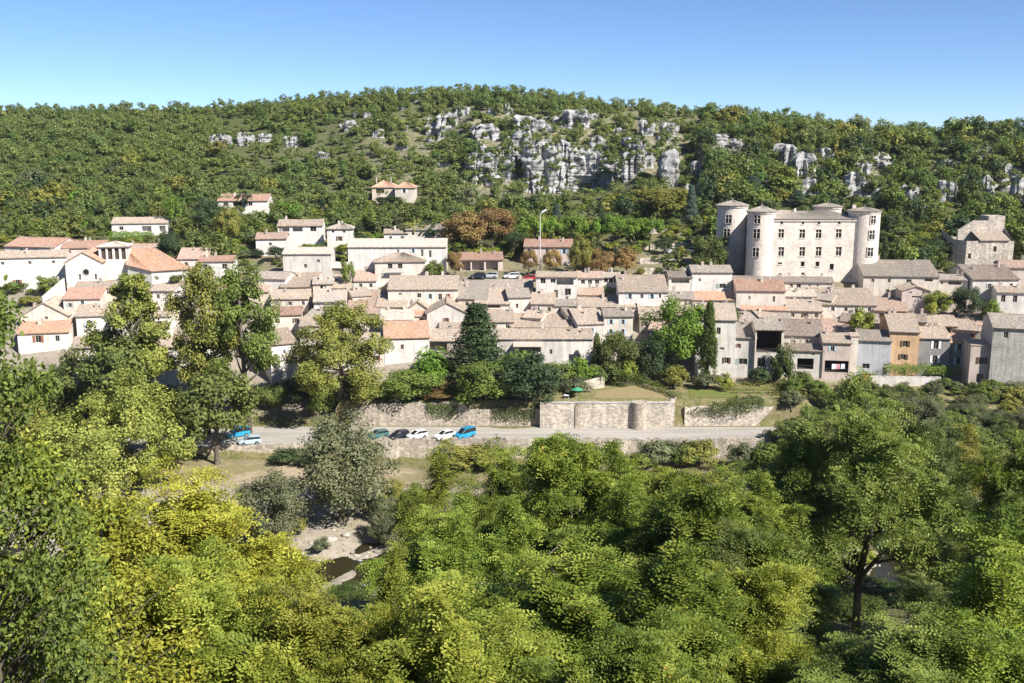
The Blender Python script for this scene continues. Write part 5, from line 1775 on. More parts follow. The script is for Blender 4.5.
def car(label, px, py, head, pcol, typ='hatch', group='cars parked along the embankment', zz=None):
    X, Y, z = hit(px, py)
    if zz:
        z = zz
    e = empty('parked_car', (X, Y, z), R(head), label=label, cat='car', group=group)
    e.scale = (1.06, 1.06, 1.06)
    b = MB()
    if typ == 'van':
        Ln, Wd, Ht = 4.3, .86, 1.82
        lower = [(-2.15, .74, .70, .42, .95), (-2.05, .84, .80, .26, 1.06), (2.0, .86, .82, .24, 1.05), (1.95, .86, .82, .24, 1.05)]
        lower = [(-2.15, .74, .70, .42, .95), (-2.05, .84, .80, .26, 1.06), (1.1, .86, .82, .24, 1.08), (1.7, .84, .78, .24, 1.0), (2.1, .74, .66, .32, .78)]
        cab = [(-2.1, .80, .68, 1.04, 1.55), (-1.95, .81, .70, 1.05, 1.80), (.4, .81, .70, 1.06, 1.82), (1.35, .79, .66, 1.02, 1.10)]
    elif typ == 'sedan':
        lower = [(-2.25, .70, .66, .42, .82), (-2.1, .84, .78, .24, .95), (.9, .87, .80, .22, .96), (1.9, .82, .74, .24, .82), (2.2, .68, .60, .32, .66)]
        cab = [(-1.75, .74, .64, .92, .98), (-1.15, .76, .58, .93, 1.40), (.25, .76, .58, .93, 1.42), (1.1, .76, .66, .93, .99)]
    else:
        lower = [(-1.98, .72, .68, .42, .86), (-1.88, .83, .78, .24, .97), (.95, .85, .79, .22, .97), (1.65, .80, .73, .24, .85), (1.98, .66, .58, .32, .68)]
        cab = [(-1.92, .74, .64, .94, 1.05), (-1.6, .76, .60, .94, 1.42), (.15, .76, .60, .95, 1.47), (1.1, .76, .66, .95, 1.0)]
    loft(b, lower)
    body = b.build('body', paint(*pcol), e, smooth=False)
    g_ = MB()
    loft(g_, cab)
    g_.build('windows', glass(), body)
    rf = MB()
    t0, t1 = cab[1], cab[2]
    rf.add([(t0[0] - .05, -t0[2] - .02, t0[4] - .02), (t1[0], -t1[2] - .02, t1[4] - .02), (t1[0], t1[2] + .02, t1[4] - .02), (t0[0] - .05, t0[2] + .02, t0[4] - .02),
            (t0[0] - .05, -t0[2] + .03, t0[4] + .03), (t1[0], -t1[2] + .03, t1[4] + .03), (t1[0], t1[2] - .03, t1[4] + .03), (t0[0] - .05, t0[2] - .03, t0[4] + .03)],
           [(3, 2, 1, 0), (4, 5, 6, 7), (0, 1, 5, 4), (1, 2, 6, 5), (2, 3, 7, 6), (3, 0, 4, 7)])
    for s in (-1, 1):
        for c0, c1 in ((cab[2], cab[3]), (cab[1], cab[0])):
            rf.tube([(c0[0], s * c0[2], c0[4]), (c1[0], s * (c1[2] + .02), c1[4])], .045, 4)
        xm = (cab[1][0] + cab[2][0]) / 2
        rf.tube([(xm, s * cab[1][2], cab[1][4]), (xm, s * (cab[1][1] + .02), cab[1][3])], .045, 4)
    rf.build('roof_panel', paint(*pcol), body)
    for sx in (lower[1][0] + .72, lower[-1][0] - .78):
        for sy in (-1, 1):
            w = MB()
            prof = [(.20, -.09), (.31, -.10), (.33, -.06), (.33, .06), (.31, .10), (.20, .09)]
            vs, fs = [], []
            n = 16
            for r0, o in prof:
                for i in range(n):
                    a = 2 * pi * i / n
                    vs.append((sx + r0 * cos(a), sy * .80 + o, .33 + r0 * sin(a)))
            for q in range(len(prof) - 1):
                for i in range(n):
                    fs.append((q * n + i, q * n + (i + 1) % n, (q + 1) * n + (i + 1) % n, (q + 1) * n + i))
            w.add(vs, fs)
            wo = w.build('wheel', plain('tyre', (.02, .02, .02), .8), e)
            d = MB()
            d.add([(sx + .21 * cos(2 * pi * i / n), sy * .80 + sy * .075, .33 + .21 * sin(2 * pi * i / n)) for i in range(n)], [tuple(range(n))])
            d.build('rim', plain('alloy', (.45, .45, .46), .35, .8), wo)
    lf, lr = lower[-1], lower[0]
    for s in (-1, 1):
        d = MB().box(lf[0] - .22, lf[0] + .015, s * .52 - .14, s * .52 + .14, .56, .68)
        d.build('headlight', plain('lamp_glass', (.75, .77, .78), .15), e)
        d = MB().box(lr[0] - .02, lr[0] + .12, s * .60 - .10, s * .60 + .10, .68, .86)
        d.build('tail_light', plain('red_lens', (.35, .02, .02), .2), e)
        d = MB().box(.72, .90, s * .90 - .08, s * .90 + .08, .92, 1.06)
        d.build('mirror', paint(*pcol), e)
    return e


wh, bl, dk, gn, sv, rd, lb_ = ('white', (.78, .78, .77)), ('bright_blue', (.02, .28, .48)), ('dark_navy', (.015, .02, .035)), ('teal', (.06, .16, .15)), ('silver', (.45, .47, .50)), ('red', (.35, .03, .03)), ('pale_blue', (.40, .52, .62))
car('dark green hatchback half hidden by the willow, leftmost of the embankment cars', 378, 438, 214, gn)
car('black car parked between the green hatchback and two white cars', 399, 438.5, 226, dk, 'hatch')
car('white hatchback parked next to the black car', 417, 438.5, 218, wh)
car('white car with a dark rear window, parked next to the blue van', 445, 438.5, 222, wh, 'sedan')
car('bright blue van, rightmost of the cars on the embankment', 465, 438, 226, bl, 'van')
car('pale silver-blue car in front of the blue van by the left trees', 250, 444, 200, lb_)
car('blue van standing at the left end of the parking place under the trees', 238, 437, 215, bl, 'van')
U = 'cars parked in the upper village'
def roofcar(lab, px, py, hd, c, ty='hatch'):
    car(lab, px, py, hd, c, ty, U)
roofcar('white car parked in front of the arcade, left of the red one', 512, 279, 185, wh)
roofcar('red car parked beneath the rust-leaved tree', 530, 281, 190, rd)
roofcar('silver car parked before the arcade of the school', 490, 278, 175, sv)
roofcar('dark car parked nearest the long white building', 478, 278.5, 180, dk)
roofcar('white car parked on the terrace left of the castle tree', 671, 253, 186, wh, 'sedan')
roofcar('small white car parked against the castle tree', 691, 253, 165, wh)
car('white vehicle in the deep shade under the bright round tree', 657, 374, 184, wh, 'van', 'cars parked in the upper village')
car('dark car under the arches of the big loggia', 769, 381, 180, dk, 'hatch', 'cars parked in the upper village')

# ------------------------------------------------------------------ mast, parasol, pergola, washing
Xm, Ym, zm = hit(540, 276)
ms = empty('floodlight_mast', (Xm, Ym, zm), 0, label='tall white floodlight mast with a tilted lamp head above the school yard', cat='lamp mast')
hm = at(540, 214, Ym)[2] - zm
MB().tube([(0, 0, -.3), (0, 0, hm * .5), (0, 0, hm)], [.15, .12, .09], 10).build('pole', plain('galvanised', (.62, .63, .64), .5, .2), ms)
MB().tube([(0, 0, hm - .1), (.5, -.1, hm + .5), (1.6, -.15, hm + 1.1)], [.14, .24, .28], 8).build('lamp_head', plain('lamp_white', (.72, .73, .74), .4), ms)
Xp, Yp, _ = at(577, 403, 199.5)
pz = 9.6
pr = empty('parasol', (Xp, Yp, pz), 0, label='small green parasol on the bastion terrace', cat='parasol')
MB().tube([(0, 0, 0), (0, 0, 2.35)], .03, 6).build('pole', plain('pole_white', (.7, .7, .7)), pr)
b = MB()
n = 12
vs = [(0, 0, 2.45)] + [(1.25 * cos(2 * pi * i / n), 1.25 * sin(2 * pi * i / n), 1.95 - .06 * (i % 2)) for i in range(n)] + [(0, 0, 2.40)] + [(1.22 * cos(2 * pi * i / n), 1.22 * sin(2 * pi * i / n), 1.90 - .06 * (i % 2)) for i in range(n)]
fs = [(0, 1 + i, 1 + (i + 1) % n) for i in range(n)] + [(n + 1, n + 2 + (i + 1) % n, n + 2 + i) for i in range(n)] + [(1 + i, n + 2 + i, n + 2 + (i + 1) % n, 1 + (i + 1) % n) for i in range(n)]
b.add(vs, fs).build('canopy', plain('green_cloth', (.05, .30, .16), .8), pr)
# garden table and chairs set on the bastion
for dx, lab in ((-2.2, 'white plastic garden table on the bastion terrace'),):
    t = empty('garden_table', (Xp + dx, Yp, pz), 0, label=lab, cat='table')
    MB().lathe(0, 0, [(.6, .70), (.62, .72), (.6, .74)], 18).build('table_top', plain('plastic', (.75, .75, .74)), t)
    for sx in (-1, 1):
        for sy in (-1, 1):
            MB().tube([(sx * .42, sy * .42, 0), (sx * .34, sy * .34, .70)], .03, 5).build('leg', plain('plastic', (.75, .75, .74)), t)
# washing on the balcony
for i, (px, c, lab) in enumerate(((834, (.75, .75, .76), 'white sheet drying on the open balcony'), (838, (.62, .30, .34), 'reddish towel drying on the open balcony'), (843, (.70, .72, .78), 'pale blue cloth drying at the right of the open balcony'))):
    Yw = hit(838, 381)[1] - .12
    p = at(px, 364, Yw)
    b = MB()
    n = 8
    vs = []
    for j in range(2):
        for a in range(n + 1):
            for zq in (0, -.5, -1.15):
                vs.append(((a / n - .5) * .85, .03 * j + .05 * sin(a * 1.9 + zq * 2) * (-zq), zq))
    fs = []
    o2 = (n + 1) * 3
    for a in range(n):
        for q in range(2):
            i0 = a * 3 + q
            fs.append((i0, i0 + 1, i0 + 4, i0 + 3)); fs.append((o2 + i0, o2 + i0 + 3, o2 + i0 + 4, o2 + i0 + 1))
    b.add(vs, fs)
    tag(b.build('washing', plain('cloth%d' % i, c, .9), None, p), lab, 'laundry', 'washing on the balcony')
# blue bins by the garden wall
for px, c, lab in ((927, (.04, .12, .35), 'blue barrel beside the flat grey garden wall'), (932, (.35, .08, .05), 'rusty red barrel beside the blue one'), (940, (.03, .05, .12), 'dark barrel right of the red one by the garden wall')):
    X, Y, z = at(px, 388, 210.2)
    z = float(ground(X, Y))
    tag(MB().lathe(0, 0, [(.36, 0), (.38, .3), (.36, .45), (.38, .7), (.36, 1.0), (.33, 1.02)], 16).build('barrel', plain('barrel' + lab[:4], c, .5), None, (X, Y, z)), lab, 'barrel', 'barrels by the garden wall')
# ------------------------------------------------------------------ trees of the village and the river bank
T = tree
G1 = 'trees along the embankment'
T('puff', 'tall_tree', 'tree', 'airy olive tree standing in front of the church, leftmost of the three tall ones', 131, 277, 190, 74, 'sun', 0, group=G1)
T('puff', 'tall_tree', 'tree', 'airy olive tree left of the bright green tall one by the parking place', 198, 268, 191, 66, 'sun', 1, group=G1)
T('puff', 'tall_tree', 'tree', 'tall bright green tree above the parking place, right of the two olive ones', 240, 268, 192, 72, 'green', 2, group=G1)
T('broadleaf', 'dark_tree', 'tree', 'dark leafy tree with its trunk on the grass left of the parked blue van', 212, 372, 178, 84, 'oak', 0, group=G1)
T('broadleaf', 'dark_tree', 'tree', 'dark tree filling the gap under the leftmost tall olive tree', 118, 330, 188, 74, 'oak', 1, group=G1)
T('broadleaf', 'dark_tree', 'tree', 'dark green tree behind the broad olive one, near the orange-roofed house', 74, 352, 195, 66, 'oak', 2, group=G1)
T('bigwillow', 'olive_tree', 'tree', 'broad golden olive tree at the left, below the dark trees', 118, 384, 166, 150, 'sun', 0, group=G1)
T('bush', 'bush', 'bush', 'small olive bush at the left foot of the golden olive tree', 62, 432, 168, 60, 'olive', 0, group='bushes by the river')
T('puffwide', 'tall_tree', 'tree', 'wide airy olive-green tree right of the tall white end house', 338, 306, 200, 104, 'sun', 1, group=G1)
T('willow', 'willow', 'tree', 'soft grey-green willow standing on the shingle beside the embankment', 338, 416, 153, 98, 'grey', 1, group=G1)
T('willow', 'willow', 'tree', 'small grey-green willow left of the brown pool', 264, 474, 142, 76, 'grey', 0, group=G1)
T('dense', 'dark_tree', 'tree', 'dense rounded dark green tree above the wall behind the parked cars', 408, 371, 199.5, 56, 'green', 0, group=G1)
T('dense', 'chestnut', 'tree', 'big glossy green tree at the foot of the dark cedar', 486, 362, 198.6, 60, 'green', 1, group=G1)
T('dense', 'grey_tree', 'tree', 'big dusky green tree right of the glossy one, next to the bastion', 526, 354, 198.8, 64, 'dark', 2, group=G1)
T('cedar', 'cedar', 'tree', 'dark conical cedar rising between the village roofs', 477, 305, 207, 66, 'dark', 0)
T('bush', 'bush', 'bush', 'light green climber bush in front of the glazed porch', 432, 349, 206, 46, 'bright', 1, group='garden bushes')
T('bush', 'bush', 'bush', 'brownish bush hanging over the wall left of the cedar', 440, 380, 203, 30, 'rust', 2, group='garden bushes')
T('bush', 'bush', 'bush', 'green bush tumbling over the wall left of the chestnut', 458, 384, 200, 26, 'ivy', 0, group='garden bushes')
T('broadleaf', 'round_tree', 'tree', 'bright round green tree beside the cypress, in the middle of the village', 680, 301, 216, 62, 'bright', 2)
T('dense', 'round_tree', 'tree', 'darker tree in the shade below the bright round tree', 655, 338, 214, 40, 'dark', 1)
T('cypress', 'cypress', 'tree', 'tall dark cypress next to the bright round tree', 710, 303, 212, 17, 'ivy', 0)
T('bush', 'bush', 'bush', 'golden green bush in the garden left of the cypress foot', 675, 366, 209, 30, 'olive', 1, group='garden bushes')
T('bush', 'bush', 'bush', 'grey-green bush at the cypress foot', 707, 374, 208, 26, 'grey', 2, group='garden bushes')
T('bush', 'bush', 'bush', 'bright yellow-green bush right of the cypress foot', 724, 374, 207, 22, 'lime', 0, group='garden bushes')
T('dense', 'small_tree', 'tree', 'small olive tree below the blue-shuttered house', 617, 333, 214, 40, 'oak', 0)
T('cypress', 'cypress', 'tree', 'slim dull green cypress between the bright front house and the blue-shuttered one', 597, 334, 214, 10, 'oak', 0)
T('bush', 'bush', 'bush', 'yellow-green bush below the blue-shuttered house, left of the diagonal hedge', 628, 358, 212, 22, 'lime', 1, group='garden bushes')
T('bush', 'bush', 'bush', 'low dark bush below the blue-shuttered house', 606, 362, 212, 30, 'oak', 2, group='garden bushes')
T('bush', 'bush', 'bush', 'clump of bushes before the shaded terrace of the cream front house', 556, 362, 209, 44, 'green', 0, group='garden bushes')
T('bush', 'bush', 'bush', 'dense bush under the garage opening of the bright white front house', 578, 358, 210, 26, 'bright', 1, group='garden bushes')
T('bush', 'bush', 'bush', 'dark bush in front of the cream front house beside the cedar', 520, 352, 208, 44, 'green', 2, group='garden bushes')
T('bush', 'bush', 'bush', 'grey-green bush on the terrace above the bastion left corner', 575, 378, 205, 34, 'grey', 0, group='garden bushes')
T('bush', 'climber', 'plant', 'tall green climber covering the wall right of the big loggia', 785, 344, 211, 20, 'ivy', 1)
T('bush', 'bush', 'bush', 'dark bush blocking the arches below the big loggia', 760, 368, 211, 22, 'dark', 2, group='garden bushes')
T('bush', 'bush', 'bush', 'green bush at the foot of the low porch house', 800, 372, 209, 34, 'green', 0, group='garden bushes')
T('small', 'small_tree', 'tree', 'yellow-green small tree between the tan roofs behind the front row', 864, 309, 224, 24, 'lime', 0)
T('broadleaf', 'small_tree', 'tree', 'yellow-green tree right of the pinkish stone gable', 938, 291, 236, 28, 'lime', 1)
T('broadleaf', 'small_tree', 'tree', 'dark round tree between the yellow-green one and the brown roofed house', 967, 288, 234, 28, 'dark', 0)
T('bush', 'bush', 'bush', 'green creeper bush under the white end wall at the right', 992, 300, 231, 22, 'bright', 1, group='garden bushes')
T('small', 'small_tree', 'tree', 'dark bush-like tree on the church terrace at the left', 45, 276, 246, 22, 'green', 1)
T('small', 'small_tree', 'tree', 'bright green tree right of the balcony house', 435, 261, 250, 20, 'green', 0)
T('small', 'small_tree', 'tree', 'small green bush tree below the masonry block', 346, 260, 247, 14, 'green', 1)
T('dense', 'leafy_tree', 'tree', 'broad dark green tree at the foot of the left castle tower', 709, 236, 262, 40, 'oak', 1)
T('cypress', 'cypress', 'tree', 'slim cypress touching the right castle tower', 886, 238, 262, 8, 'dark', 0)
T('dense', 'leafy_tree', 'tree', 'golden green tree right of the castle, below the ruined wall', 920, 232, 276, 30, 'lime', 0)
T('dense', 'leafy_tree', 'tree', 'dark green tree left of the ruined tower house', 943, 238, 272, 34, 'dark', 2)
T('dense', 'leafy_tree', 'tree', 'olive tree against the slope right of the slim castle cypress', 902, 240, 268, 20, 'olive', 0)
for px, w, lab in ((533, 26, 'flat-topped bright green pine just left of the mast'), (553, 26, 'flat-topped bright green pine just right of the mast'), (572, 26, 'flat-topped bright green pine above the tall olive tree'), (597, 26, 'flat-topped bright green pine, middle of its row'),
                   (615, 26, 'flat-topped bright green pine, third from the right end of its row'), (633, 28, 'flat-topped bright green pine, last but one of its row'), (650, 24, 'flat-topped bright green pine at the right end of its row, by the terrace walls')):
    T('umbrella', 'umbrella_pine', 'tree', lab, px, 217 + random.uniform(-2, 3), 279, w + 2, 'bright', None, group='row of bright umbrella pines')
T('broadleaf', 'autumn_tree', 'tree', 'rusty orange autumn tree above the red school roof', 492, 209, 284, 44, 'orange', 0)
T('broadleaf', 'autumn_tree', 'tree', 'half turned olive-brown tree left of the rusty orange one', 463, 212, 280, 46, 'rust', 1)
T('broadleaf', 'dark_tree', 'tree', 'dark tree between the rusty orange tree and the red-roofed pinkish house', 517, 232, 276, 26, 'dark', 2)
for px, top, w, pal, lab in ((455, 252, 16, 'orange', 'small rusty plane tree at the end of the long white building'), (529, 250, 16, 'orange', 'small rusty plane tree in front of the pinkish house, left'), (552, 250, 19, 'rust', 'small brownish plane tree in front of the pinkish house, right'),
                        (580, 236, 24, 'olive', 'taller olive tree at the right end of the pinkish house'), (601, 250, 30, 'orange', 'wide orange plane tree below the pine row'), (627, 248, 24, 'rust', 'golden brown plane tree at the end of the orange row')):
    T('broadleaf', 'plane_tree', 'tree', lab, px, top, 256, w, pal, None, group='plane trees of the village square')
for px, top, Y, w, pal, lab in ((692, 186, 300, 18, 'blue', 'tall dark bluish cedar left of the castle'), (752, 176, 320, 30, 'blue', 'tall bluish cedar rising behind the left castle towers'), (776, 180, 318, 34, 'blue', 'broad bluish cedar behind the castle roof'), (797, 190, 312, 24, 'blue', 'lower bluish cedar above the castle ridge'),
                                (557, 205, 300, 18, 'blue', 'bluish conifer above the pine row'), (600, 204, 305, 16, 'dark', 'dark conifer above the middle of the pine row')):
    T('cedar', 'cedar', 'tree', lab, px, top, Y, w, pal, None, group='cedars by the castle')
T('broadleaf', 'leafy_tree', 'tree', 'large olive tree on the slope left of the castle cedars', 668, 188, 310, 56, 'olive', 0)
T('broadleaf', 'leafy_tree', 'tree', 'dark tall tree left of the small white house with the pink roof', 211, 203, 300, 34, 'dark', 1)
T('broadleaf', 'leafy_tree', 'tree', 'pale olive tree right of the dark tall one', 226, 207, 290, 26, 'olive', 2)
T('dense', 'leafy_tree', 'tree', 'dark bush-like tree right of the church belfry', 170, 232, 268, 24, 'dark', 0)
T('small', 'leafy_tree', 'tree', 'bright tree on the terrace of the villa with the arched end wall', 172, 196, 305, 20, 'bright', 1)
T('broadleaf', 'leafy_tree', 'tree', 'dark tree below the twin-roofed hillside villa', 388, 196, 340, 26, 'dark', 2)

for px, top, Y, w, pal, lab in ((368, 384, 203, 40, 'oak', 'bushy tree left of the dense rounded one above the parked cars'), (384, 392, 200, 24, 'ivy', 'low green mound above the ragged wall, left'), (436, 390, 200, 34, 'rust', 'brown-green mound above the ragged wall behind the white cars'),
                            (352, 372, 208, 34, 'green', 'green bushy tree right of the airy tree trunk'), (300, 378, 206, 40, 'dark', 'dark bushy tree below the tall white end house'), (270, 384, 203, 30, 'oak', 'bushy tree in front of the tall white end house, on the road side'),
                            (322, 390, 201, 34, 'green', 'green bushy tree above the road, left of the soft willow'), (248, 386, 204, 30, 'dark', 'dark bushy tree above the blue van'), (160, 388, 196, 60, 'oak', 'oak-like bushy tree behind the golden olive one'), (95, 380, 200, 60, 'dark', 'dark bushy tree under the wide white house at the left'),
                            (30, 372, 198, 70, 'oak', 'bushy tree under the orange roof at the left'), (10, 400, 180, 80, 'olive', 'olive bushy tree behind the left edge tree'), (60, 420, 175, 70, 'olive', 'pale olive bushy tree left of the golden one'), (500, 384, 202, 40, 'green', 'green mound under the chestnut, above the wall'),
                            (548, 376, 204, 24, 'dark', 'dark mound at the left end of the bastion terrace')):
    T('dense', 'bushy_tree', 'tree', lab, px, top, Y, w, pal, None, group='trees along the embankment')
rz_ = random.Random(8)
for i in range(150):
    px = rz_.uniform(372, 1075)
    Y = rz_.uniform(138, 172) if px > 560 else rz_.uniform(136, 160)
    X = at(px, 480, Y)[0]; zg = float(ground(X, Y))
    h = rz_.uniform(2.0, 4.8)
    top = proj(X, Y, zg + h)[1]
    pal = rz_.choice(['olive', 'green', 'grey', 'oak', 'green', 'lime'])
    reg = 'across the river from the road wall' if px < 640 else ('on the far shore below the ivy wall' if px < 800 else 'on the far shore at the right')
    nm = {'olive': 'yellowish', 'green': 'green', 'grey': 'grey leaved', 'oak': 'dark green', 'lime': 'lime green'}[pal]
    l_ = f'{nm} willow scrub {reg}'
    T('bush' if h < 3.4 else 'dense', 'willow_scrub', 'bush', l_, px, top, Y, h * rz_.uniform(1.0, 1.5) / mpp(px, top, Y), pal, None, group=l_ + ' (thicket)')

for px, base, w, h_, pal, lab in ((262, 252, 16, 6, 'green', 'bush at the left foot of the small white house with the pink roof'), (280, 251, 12, 5, 'oak', 'bush at the right foot of the small white house with the pink roof'), (296, 243, 22, 7, 'bright', 'bush under the left veranda of the white hillside house'),
                                  (316, 244, 18, 8, 'green', 'bush at the right foot of the white veranda house'), (334, 250, 14, 7, 'oak', 'bush at the foot of the small square pyramid-roofed house'), (350, 249, 12, 9, 'lime', 'yellow-green bush right of the small square pyramid-roofed house'),
                                  (226, 210, 16, 6, 'oak', 'bush before the left end of the remote red-roofed house'), (258, 210, 18, 7, 'green', 'bush before the right end of the remote red-roofed house'), (380, 199, 18, 7, 'dark', 'dark bush before the twin-roofed hillside villa'),
                                  (408, 199, 14, 8, 'green', 'bush right of the twin-roofed hillside villa'), (120, 245, 20, 8, 'green', 'round bush before the left half of the white villa'), (162, 243, 12, 7, 'oak', 'bush at the end wall of the white villa'),
                                  (60, 290, 18, 9, 'oak', 'bush between the long pale house and the church'), (14, 292, 24, 10, 'green', 'bush below the long pale house at the far left'), (30, 306, 20, 10, 'olive', 'yellowish bush left of the white gable with one small window')):
    T('bush', 'bush', 'bush', lab, px, base - h_, None, w, pal, None, base, 'bushes by the upper houses')

# shrubs of the gardens between the upper houses
rg = random.Random(31)
done_ = []
PZ = [(-20, 120, 'above the church'), (120, 240, 'between the church and the veranda house'), (240, 350, 'round the veranda house'), (350, 520, 'above the long white building'), (520, 700, 'round the pine row'), (700, 905, 'at the castle foot'), (905, 1050, 'round the ruined tower house')]
for i in range(2200):
    px = rg.uniform(-20, 1045); q = rg.uniform(206, 296)
    if 690 < px < 885 and q > 236 or (440 < px < 640 and q > 262):
        continue
    X, Y, z = hit(px, q)
    h = rg.uniform(1.6, 4.2) if q < 262 else rg.uniform(1.2, 2.6)
    w = h * rg.uniform(.9, 1.6)
    k = mpp(px, q, Y)
    a, b_, t = px - w / k / 2, px + w / k / 2, q - h / k
    if any(a < H_[1] - 2 and b_ > H_[0] + 2 and ((Y < H_[4] + .3 and t < H_[3] - 5 and q > H_[2]) or (H_[4] - .5 <= Y < H_[4] + H_[7] + 1.5)) for H_ in HOUSES):
        continue
    if any(abs(px - u_) < (w / k + w2) * .33 and abs(Y - y2) < 3 for u_, w2, y2 in done_):
        continue
    done_.append((px, w / k, Y))
    pal = rg.choice(['green', 'oak', 'olive', 'dark', 'lime', 'grey', 'green', 'bright'])
    reg = next(n for x0, x1, n in PZ if x0 <= px < x1)
    nm = {'green': 'mid green', 'oak': 'dull green', 'olive': 'yellowish', 'dark': 'deep green', 'lime': 'yellow-green', 'grey': 'greyish', 'bright': 'bright green'}[pal]
    l_ = f'{nm} garden {"shrub" if h < 2.6 else "tree"} {reg}'
    T('small' if h > 2.6 else 'bush', 'garden_tree' if h > 2.6 else 'garden_shrub', 'tree' if h > 2.6 else 'bush', l_, px, t, Y, w / k, pal, None, group=l_ + 's')

# hedges: leafy boxes following a line
def hedge(label, pts, th, pal, L=.22, dens=55, name='hedge', group='hedges'):
    """pts (X,Y,z_bottom,z_top)"""
    r = np.random.default_rng(int(abs(pts[0][0]) * 13) + 3)
    C_, Nn = [], []
    org = np.array(pts[0][:3])
    for a, b_ in zip(pts[:-1], pts[1:]):
        a, b_ = np.array(a, float), np.array(b_, float)
        ln = hypot(*(b_ - a)[:2])
        n = int(dens * ln * (1.2 + abs(a[3] - a[2])))
        t = r.random(n)
        p = a + (b_ - a) * t[:, None]
        d = unit(np.array([-(b_ - a)[1], (b_ - a)[0]]))
        o = (r.random(n) ** .6) * np.sign(r.normal(size=n)) * th / 2
        h = r.random(n) ** .6
        wv = .25 * np.sin(p[:, 0] * 1.7) + .15 * np.sin(p[:, 0] * 4.1 + 2)
        z = p[:, 2] + (p[:, 3] - p[:, 2] + wv) * h
        C_.append(np.stack([p[:, 0] + d[0] * o, p[:, 1] + d[1] * o, z], 1))
        Nn.append(unit(np.stack([d[0] * o * 1.5, d[1] * o * 1.5, h * .8 + .1], 1) + r.normal(size=(n, 3)) * .45))
    c = np.concatenate(C_); nn = np.concatenate(Nn)
    V, Q = rhombs(c - org, nn, L * r.uniform(.7, 1.3, len(c)), L * .7, r)
    o = bpy.data.objects.new(name, np_mesh(name, V, Q, leaf(pal), {'tint': r.random(len(c))}))
    link(o); o.location = org
    return tag(o, label, 'hedge', group)


def hp(px, Y, top, base=None):
    X = (px - 512) / F * Y
    return X, Y, float(ground(X, Y)) - .2 if base is None else base, at(px, top, Y)[2]


hedge('ragged ivy fringe along the top of the wall behind the parked cars', [hp(366, 198.6, 403, 8.2), hp(400, 198.6, 401, 8.4), hp(440, 198.6, 402, 8.6), hp(466, 198.8, 405, 7.6), hp(500, 199, 406, 6.4), hp(538, 199, 407, 6.2)], 1.9, 'ivy', .3, 60, 'ivy')
hedge('ivy curtain hanging on the wall behind the white parked cars', [hp(424, 197.0, 404, 6.3), hp(446, 197.0, 404, 5.6), hp(456, 197.0, 405, 7)], .7, 'ivy', .26, 60, 'ivy')
hedge('ivy curtain hanging on the wall just left of the bastion', [hp(492, 197.0, 407, 5.6), hp(518, 197.0, 408, 4.9), hp(536, 197.0, 408, 5.2)], .8, 'ivy', .26, 60, 'ivy')
hedge('creeper over the river wall below the bastion', [hp(548, 186.5, 441, 2.4), hp(572, 186.5, 441, 1.4), hp(590, 186.5, 442, 2.6)], .7, 'oak', .26, 60, 'ivy')
hedge('creeper over the river wall right of the round buttress', [hp(668, 186.5, 441, 2.0), hp(700, 186.5, 441, 1.6), hp(716, 186.5, 442, 2.4)], .7, 'ivy', .26, 60, 'ivy')
hedge('clipped hedge running down diagonally to the bastion corner', [hp(612, 211, 366), hp(640, 208, 374), hp(668, 203, 386), hp(684, 199, 395)], 1.6, 'green')
hedge('dark ivy mass spilling over the wall right of the bastion', [hp(690, 198.5, 410, 6.5), hp(718, 197.4, 404, 6.2), hp(745, 197, 398, 6.6), hp(770, 198.5, 396, 8)], 2.6, 'ivy', .26, 75, 'ivy')
hedge('leafy vine pergola in front of the ochre and grey houses', [hp(893, 211.5, 365, at(893, 374, 211.5)[2]), hp(930, 211.5, 364.5, at(930, 374, 211.5)[2]), hp(970, 211.5, 367, at(970, 376, 211.5)[2])], 2.2, 'bright', .24, 70, 'vine')
hedge('clipped balcony hedge on the terrace house roof', [(*at(602, 293, 246)[:2], at(602, 294.5, 246)[2], at(602, 287, 246)[2]), (*at(619, 293, 246)[:2], at(619, 294.5, 246)[2], at(619, 287, 246)[2])], 1.2, 'green', .2, 90)
hedge('clipped garden hedge before the white villa above the church', [(*hit(110, 242)[:2], hit(110, 242)[2] - .3, hit(110, 242)[2] + 3.0), (*hit(154, 243)[:2], hit(154, 243)[2] - .3, hit(154, 243)[2] + 3.2)], 2.2, 'bright', .34, 40)
hedge('low hedge under the tiled roofs right of the plain white house', [hp(733, 233, 300), hp(743, 232, 314)], 1.4, 'ivy')
hedge('grassy vegetable rows below the pale tall house', [hp(735, 206, 381), hp(800, 206, 383)], .5, 'olive', .2, 30)
hedge('second vegetable row, nearer the ivy wall', [hp(738, 203.5, 386.5), hp(806, 203.5, 388)], .5, 'green', .2, 30)
hedge('third vegetable row, at the edge of the terrace', [hp(775, 201.5, 391), hp(820, 202, 392)], .5, 'olive', .2, 30)

# lawn
lw = [at(p, q, Y) for p, q, Y in ((690, 399, 200.0), (742, 397, 200.0), (728, 388, 206), (688, 385, 208))]
b = MB().add([(p[0], p[1], float(ground(p[0], p[1])) + .06) for p in lw], [(0, 1, 2, 3)])
mL, nt, out = nodes('lawn')
f = noise(nt, coords(nt), 2.2, 6, .7)
finish(nt, out, ramp(nt, f, [(.3, (.10, .125, .03)), (.7, (.19, .20, .06))]), .95, bump(nt, f, .5, .1), .1)
tag(b.build('lawn', mL), kind='structure')

